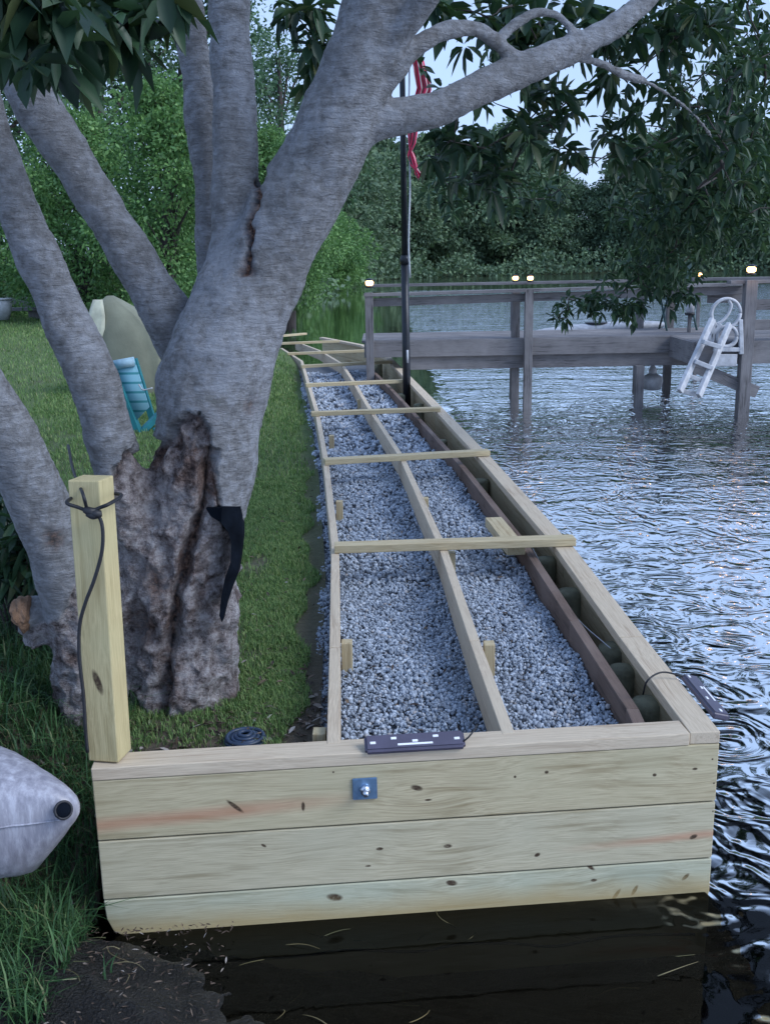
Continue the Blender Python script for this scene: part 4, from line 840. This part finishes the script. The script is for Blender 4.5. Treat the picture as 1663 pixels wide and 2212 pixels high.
flat('handle_spoke', LP(1540, 690), LP(1535, 745), .05); flat('handle_spoke', LP(1598, 690), LP(1600, 765), .05); flat('handle_spoke', LP(1520, 745), LP(1556, 700), .045)
flat('mount_plate', LP(1540, 755), LP(1600, 755), .05, .04)
# float under the dock
p = Y(1408, 822, DY+.5); fl = empty('white_float', p, 'small white float hanging in the shade under the dock', 'float')
lathe('float_body', [(.03, -.13), (.12, -.11), (.14, 0), (.13, .05), (.06, .09)], p, M_plastic, fl, 16)
lathe('float_neck', [(.05, .09), (.055, .14), (.03, .19), (.02, .2)], p, M_plastic, fl, 12)
tubeobj('float_line', [(*(p+Vector((0, 0, .19))), .008), (*(p+Vector((.02, 0, .35))), .008), (p.x+.02, p.y, zd-.03, .008)], M_black, fl, 6, 3)
# pale kayak behind the dock
a = Y(1135, 722, DY+1.9); b = Y(1440, 700, DY+1.9); d_ = (b-a); Lk = d_.length; d_.normalize(); sd2 = Vector((0, 1, 0))
pk = empty('pale_kayak', (a+b)/2, 'pale kayak lying behind the dock under the hanging leaves', 'kayak')
prof = [(0, .01), (.05, .05), (.15, .08), (.35, .11), (.6, .115), (.85, .09), (.96, .05), (1, .01)]
adopt(link('hull', kayak('hull', [(a+d_*Lk*s, r*.8, r, r*1.7, sd2) for s, r in prof], M_plastic)), pk)
lathe('cockpit_rim', [(.16, 0), (.17, .02), (.14, .025)], a+d_*Lk*.5+Vector((0, 0, .075)), M_black, pk, 18)
# dark folding chair and lantern on the far side of the dock
p = Y(1462, 728, DY+1.0); ch = empty('folding_chair', (p.x, p.y, zd), 'dark green folding chair on the dock behind the hanging leaves', 'chair')
for sx in (-.2, .2):
    tubeobj('chair_leg', [(p.x+sx, p.y-.2, zd, .014), (p.x+sx, p.y+.2, zd+.42, .014)], M_dkgreen, ch, 8, 1); tubeobj('chair_leg', [(p.x+sx, p.y+.2, zd, .014), (p.x+sx, p.y-.15, zd+.42, .014)], M_dkgreen, ch, 8, 1)
bm = bmesh.new(); add_box(bm, (p.x, p.y, zd+.42), (.44, .42, .03)); bmobj('seat', bm, M_dkgreen, ch)
bm = bmesh.new(); add_box(bm, (p.x, p.y+.24, zd+.66), (.44, .03, .46), Matrix.Rotation(R(-12), 3, 'X')); bmobj('backrest', bm, M_dkgreen, ch)
p = Y(1490, 662, DY+.5); ln = empty('lantern', p, 'small white lantern left of the ladder handles', 'lantern')
lathe('lantern_glass', [(.04, -.08), (.055, -.07), (.055, .07), (.04, .08)], p, M_plastic, ln, 14); lathe('lantern_cap', [(.065, .08), (.05, .11), (.01, .13)], p, M_black, ln, 14); lathe('lantern_base', [(.065, -.11), (.065, -.082)], p, M_black, ln, 14)
board('lantern_stand', (p.x, p.y, zd), (p.x, p.y, p.z-.11), .04, .04, M_old, ln, top=False)
# ------------------------------------------------------------------ flagpole and flag
pf = G(879, 845, .42); fpole = empty('flagpole', pf, 'tall black flagpole standing beside the side rail before the dock', 'flagpole')
tp = Y(866, -60, pf.y+.05)
tubeobj('lower_sleeve', [(pf.x, pf.y, -.2, .044), (*pf.lerp(Y(874, 560, pf.y), 1), .042)], M_darkmetal, fpole, 16, 1)
pm = Y(874, 560, pf.y); tubeobj('pole', [(*pm, .034), (*tp, .028)], M_darkmetal, fpole, 14, 1)
lathe('collar', [(.05, -.05), (.053, 0), (.04, .04)], pm, M_darkmetal, fpole, 16)
rope([Y(884+random.uniform(-2, 2), v, pf.y-.06) for v in range(600, -60, -60)], 'halyard', .009, fpole, M_plastic, 3)
tubeobj('halyard_cleat', [(*(Y(880, 770, pf.y-.08)-Vector((0, 0, .07))), .012), (*(Y(880, 770, pf.y-.08)+Vector((0, 0, .07))), .012)], M_plastic, fpole, 8, 1)
def flagmat():
    m, t, b, o = newmat('striped_flag'); a = N(t, 'ShaderNodeAttribute', attribute_name='sv'); s_ = mth(t, 'FRACT', mth(t, 'MULTIPLY', a.outputs['Fac'], 6.5)); g = mth(t, 'GREATER_THAN', s_, .38)
    c = mixc(t, g, (.55, .5, .52), (.80, .06, .17)); t.links.new(c, b.inputs['Base Color']); b.inputs['Roughness'].default_value = .8
    tr = N(t, 'ShaderNodeBsdfTranslucent'); t.links.new(c, tr.inputs[0]); mx = N(t, 'ShaderNodeMixShader'); mx.inputs[0].default_value = .4; t.links.new(b.outputs[0], mx.inputs[1]); t.links.new(tr.outputs[0], mx.inputs[2]); t.links.new(mx.outputs[0], o.inputs[0]); return m
rowsv = [(70, 884, 890), (100, 886, 900), (130, 890, 916), (160, 894, 925), (190, 900, 932), (220, 892, 924), (250, 884, 908), (280, 880, 902), (305, 882, 898), (322, 884, 889), (335, 880, 896), (355, 886, 902), (362, 894, 900), (375, 896, 914), (388, 904, 914)]
nu = 15; V = []; sv = []
rows = []
for i in range(len(rowsv)-1):
    for k in range(3): t = k/3; rows.append(tuple(np.array(rowsv[i])*(1-t)+np.array(rowsv[i+1])*t))
for v, ua, ub in rows:
    for j in range(nu):
        t = j/(nu-1); q = Y(ua+(ub-ua)*t, v+6*math.sin(t*9), pf.y-.08+.05*math.sin(t*17+v*.03)); V.append(tuple(q)); sv.append(t*.8+v/900)
T = []
for i in range(len(rows)-1):
    for j in range(nu-1): a = i*nu+j; T += [(a, a+1, a+nu+1), (a, a+nu+1, a+nu)]
me = fastmesh('flag', V, T, flagmat(), True); at = me.attributes.new('sv', 'FLOAT', 'POINT'); at.data.foreach_set('value', np.array(sv, np.float32))
fo = link('flag', me); so_ = fo.modifiers.new('t', 'SOLIDIFY'); so_.thickness = .004
tag(fo, 'limp red and white striped flag hanging twisted down the flagpole', 'flag')
# ------------------------------------------------------------------ lawn furniture seen between the stems
p = G(285, 905, .38); gb = Y(282, 880, 11.0); gb.z = .38
cv = empty('covered_grill', gb, 'tall olive canvas cover over garden furniture on the lawn', 'furniture cover')
bm = bmesh.new(); rings = []
for (z, wx, wy, ox) in ((0, .40, .36, 0), (.25, .42, .37, 0), (.55, .40, .34, .01), (.8, .34, .28, -.03), (.98, .22, .2, -.10), (1.10, .10, .12, -.17), (1.15, .03, .05, -.18)):
    rings.append([bm.verts.new((gb.x+.06+ox+wx*math.copysign(abs(math.cos(a))**.5, math.cos(a))*(1+.05*math.sin(a*9+z*5)), gb.y+wy*math.copysign(abs(math.sin(a))**.5, math.sin(a))*(1+.05*math.sin(a*7)), gb.z+z)) for a in np.linspace(0, 2*math.pi, 48, endpoint=False)])
for a, b in zip(rings, rings[1:]):
    for k in range(48): bm.faces.new((a[k], a[(k+1) % 48], b[(k+1) % 48], b[k]))
bm.faces.new(rings[-1]); bmobj('canvas', bm, M_canvas, cv, True)
bm = bmesh.new(); rings = []
for (z, wx) in ((.62, .10), (.8, .10), (.95, .09), (1.12, .05)):
    rings.append([bm.verts.new((gb.x-.26+.12*(z-.6)+wx*s_, gb.y-.30+.14*(z-.6)+.02*math.sin(z*20+s_*3), gb.z+z)) for s_ in (-1, -.5, 0, .5, 1)])
for a, b in zip(rings, rings[1:]):
    for k in range(4): bm.faces.new((a[k], a[k+1], b[k+1], b[k]))
o = bmobj('pale_flap', bm, plain('pale_canvas', (.42, .44, .36), .8), cv, True); o.modifiers.new('t', 'SOLIDIFY').thickness = .02
# teal beach chair: sling seat reclined
cb = G(310, 950, .38); CY = 8.3
tc_ = empty('sling_chair', (Y(285, 900, CY).x, CY, .38), 'teal framed chair with pale blue back between the tree stems', 'chair')
def CP(u, v, y=CY): return Y(u, v, y)
board('frame_rail', CP(240, 785), CP(302, 940), .10, .05, M_teal, tc_, top=False)
board('frame_rail', CP(290, 775, CY+.25), CP(330, 905, CY+.25), .05, .05, M_teal, tc_, top=False)
board('frame_rail', CP(302, 938), CP(350, 890, CY+.1), .06, .05, M_teal, tc_, top=False)
V = [tuple(CP(*q)) for q in ((246, 780), (288, 772), (322, 880), (288, 915))]; V += [(x, y+.03, z) for x, y, z in V]
me = fastmesh('sling_back', V, [(0, 1, 2, 3), (7, 6, 5, 4), (0, 4, 5, 1), (1, 5, 6, 2), (2, 6, 7, 3), (3, 7, 4, 0)], M_sling); adopt(link('sling_back', me), tc_)
V = [tuple(CP(*q)) for q in ((244, 779), (288, 771), (293, 790), (250, 798))]; V = [(x, y-.012, z) for x, y, z in V]+[(x, y+.02, z) for x, y, z in V]
adopt(link('headrest', fastmesh('headrest', V, [(0, 1, 2, 3), (7, 6, 5, 4), (0, 4, 5, 1), (1, 5, 6, 2), (2, 6, 7, 3), (3, 7, 4, 0)], M_tealpale)), tc_)
for du in (0, 34): tubeobj('chair_leg', [(*CP(300+du, 925), .015), (CP(300+du, 925).x, CY+.05, .37, .015)], M_teal, tc_, 8, 1)
rope([CP(300, 830, CY-.05), CP(310, 842, CY-.05), CP(330, 838, CY-.05)], 'cord', .006, tc_, M_plastic); 
# bench log and white thing at the far lawn edge
p = G(30, 700, .38); bl = empty('garden_bench', p, 'low dark grey bench at the far edge of the lawn', 'bench')
board('bench_seat', p+Vector((-.9, 0, .42)), p+Vector((.75, 0, .42)), .4, .08, M_old, bl)
for sx in (-.7, .6): board('bench_leg', p+Vector((sx, 0, 0)), p+Vector((sx, 0, .34)), .1, .35, M_old, bl, top=False)
p = Y(4, 668, 25); wc = empty('white_planter', (p.x, p.y, p.z-.3), 'white pot standing behind the low grey bench', 'planter')
lathe('pot', [(.16, -.25), (.24, .0), (.27, .22), (.22, .22), (.2, .15)], p, M_plastic, wc, 20)
lathe('pot_rim', [(.27, .221), (.30, .225), (.30, .26), (.25, .262)], p, M_plastic, wc, 20)
p = Y(150, 1030, 5.2); p.z = .385
# ------------------------------------------------------------------ far banks
SH = [(-60, 31), (-20, 30), (-9, 31), (-7.5, 40), (-6.5, 50), (-5.2, 58), (-4.6, 72), (-3, 92), (4, 106), (20, 112), (45, 112), (75, 100), (110, 70)]
SHv = [Vector((x, y, 0)) for x, y in SH]; rws = []
for d_, z in ((0, -.5), (.6, .25), (6, .7), (25, 1.5), (90, 3)):
    rws.append([p+Vector((0, 0, z)) for p in offs(SHv, d_)])
Xa = np.array([[p.x for p in r] for r in rws]); Ya = np.array([[p.y for p in r] for r in rws]); Za = np.array([[p.z for p in r] for r in rws])
o = gridmesh('far_bank', Xa, Ya, Za, plain('bank_ground', (.03, .045, .02), .95, 0, .5, .5, .6, .05)); tag(o, kind='structure')
def make_tree(name, H, Rw, nleaf, lsize, mat, ncl=50, low=.12, seed=0, shape=1.0, bark=None):
    r_ = random.Random(seed); e = empty(name, (0, 0, 0), None, None)
    tp_ = [(0, 0, -.5, .03*H), (r_.uniform(-.1, .1)*Rw, 0, H*.3, .022*H), (r_.uniform(-.15, .15)*Rw, r_.uniform(-.1, .1)*Rw, H*.6, .014*H), (0, 0, H*.88, .005*H)]
    parts = [tube_arrays(tp_, 8, 4)]; cl = []
    for k in range(ncl):
        t = low+(1-low)*(k+.5)/ncl; prof_ = (math.sin(math.pi*min(1, (t-low)/(1-low)*.86+.14)))**.6*shape; rr = Rw*prof_*math.sqrt(r_.random())*.95; a = r_.uniform(0, 6.28)
        c = Vector((rr*math.cos(a), rr*math.sin(a), H*t*.93)); s_ = Rw*r_.uniform(.22, .42); cl.append((c, s_))
        if k % 2 == 0: parts.append(tube_arrays([(0, 0, max(.1, c.z-.22*H), .006*H), (c.x*.5, c.y*.5, c.z-.08*H, .004*H), (*c, .0015*H)], 5, 2))
    V = []; per = nleaf//ncl
    Cs = []; Ds = []
    for c, s_ in cl:
        q = unit(rng.normal(size=(per, 3)))*(rng.random((per, 1))**.35)*np.array([1, 1, .7])*s_; Cs.append(q+np.array(c[:])); Ds.append(unit(q+np.array([0, 0, -.3*s_])+rng.normal(size=(per, 3))*s_*.5))
    Cs = np.vstack(Cs); Ds = np.vstack(Ds); m = len(Cs)
    g = quadleaf(Cs, Ds, rdir(m), lsize*rng.uniform(.6, 1.4, m), lsize*.6*rng.uniform(.6, 1.3, m))
    link('trunk', fastmesh('trunk', *merge(parts), M_twig, True), e); link('crown', fastmesh('crown', *g, mat), e); return e
def copy_tree(e):
    c = e.copy(); COL.objects.link(c)
    for ch_ in list(e.children): q = ch_.copy(); COL.objects.link(q); q.parent = c
    return c
used = set()
def place(e, x, y, z, s, rz, label, cat_='tree', group=None):
    if e.name in used: o = copy_tree(e)
    else: o = e; used.add(e.name)
    o.location = (x, y, z); o.scale = (s, s, s); o.rotation_euler = (0, 0, rz); tag(o, label, cat_, group); return o
def at(u, y): p = Y(u, 560, y); return p.x
# near left bank: bright leafy trees
tA = make_tree('leafy_tree', 9, 3.4, 30000, .17, M_bright, 90, .03, 3)
place(tA, at(330, 22), 24, .4, .62, 0, 'bright green bushy tree behind the lawn, right of the left stems', group='leafy trees behind the lawn')
place(tA, at(120, 24), 26, .4, .58, 2, 'bright green bushy tree behind the bench at far left', group='leafy trees behind the lawn')
place(tA, at(560, 30), 33, .4, .62, 4, 'bright green tree seen just right of the middle upright stem', group='leafy trees behind the lawn')
tB = make_tree('tall_tree', 15, 4.2, 15000, .22, M_mid, 62, .12, 5)
lab = ['tall dark tree above the far left stems', 'tall tree behind the bright bush between the left limbs', 'tall thin-leaved tree between the two upright stems', 'tall tree seen right of the middle upright stem']
for (u, y, s_, rz_), l in zip(((-60, 31, .95, 0), (230, 33, .85, 1.3), (440, 36, .8, 2.6), (620, 46, .72, 4)), lab):
    place(tB, at(u, y), y, .6, s_, rz_, l, group='tall trees on the left bank')
tC = make_tree('bank_shrub', 5, 3.0, 16000, .2, M_bright, 60, .0, 9)
for (u, y, s_), l in zip(((640, 60, 1.0), (690, 66, .95), (735, 74, 1.0), (600, 52, .9), (-20, 28.5, .5), (400, 29, .55)), ('bright shrub at the water edge right beside the leaning limb', 'bright shrub at the water edge, second right of the leaning limb', 'bright shrub at the water edge left of the first dock lamp', 'bright shrub half hidden behind the leaning limb', 'low shrub at the far left lawn edge', 'low shrub between the left diagonal limb and the upright stems')):
    place(tC, at(u, y)-.5, y, .2, s_, u*.1, l, 'shrub', 'shrubs along the left bank')
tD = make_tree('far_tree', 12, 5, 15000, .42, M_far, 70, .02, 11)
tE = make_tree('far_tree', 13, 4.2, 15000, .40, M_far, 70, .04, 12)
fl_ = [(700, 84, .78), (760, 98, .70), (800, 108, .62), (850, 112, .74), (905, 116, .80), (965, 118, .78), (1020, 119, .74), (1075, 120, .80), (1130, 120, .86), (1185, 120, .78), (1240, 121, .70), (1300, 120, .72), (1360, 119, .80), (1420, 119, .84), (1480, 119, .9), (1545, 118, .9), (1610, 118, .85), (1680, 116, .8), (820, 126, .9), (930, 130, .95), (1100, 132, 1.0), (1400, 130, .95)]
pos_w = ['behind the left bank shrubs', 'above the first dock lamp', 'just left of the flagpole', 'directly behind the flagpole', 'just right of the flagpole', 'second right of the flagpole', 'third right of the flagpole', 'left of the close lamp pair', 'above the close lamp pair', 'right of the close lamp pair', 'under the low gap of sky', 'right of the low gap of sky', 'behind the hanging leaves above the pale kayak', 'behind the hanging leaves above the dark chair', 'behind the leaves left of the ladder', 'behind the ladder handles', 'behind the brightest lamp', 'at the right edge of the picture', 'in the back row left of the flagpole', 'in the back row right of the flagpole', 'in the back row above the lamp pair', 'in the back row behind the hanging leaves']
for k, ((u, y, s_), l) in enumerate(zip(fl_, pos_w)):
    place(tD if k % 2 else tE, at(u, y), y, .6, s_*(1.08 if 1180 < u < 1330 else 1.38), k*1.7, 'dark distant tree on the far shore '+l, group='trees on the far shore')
# low growth hugging the far waterline
n = 26000; t = rng.random(n)*(len(SHv)-4)+3; i0 = t.astype(int); f_ = (t-i0)[:, None]; A0 = np.array([p[:] for p in offs(SHv, .8)]); pp = A0[i0]*(1-f_)+A0[np.minimum(i0+1, len(SHv)-1)]*f_
pp[:, :2] += rng.normal(size=(n, 2))*.9; pp[:, :2] += rng.normal(size=(n, 2))*.8; pp[:, 2] = .1+rng.random(n)**1.3*3.2*np.clip(.45+.9*np.array([noise.noise(Vector((a*.22, b*.22, 0))) for a, b in pp[:, :2]]), .08, 1.3)
tag(link('bank_undergrowth', fastmesh('bank_undergrowth', *quadleaf(pp, rdir(n), rdir(n), .42, .26), M_far)), 'low dark undergrowth along the far waterline', 'undergrowth', kind='stuff')
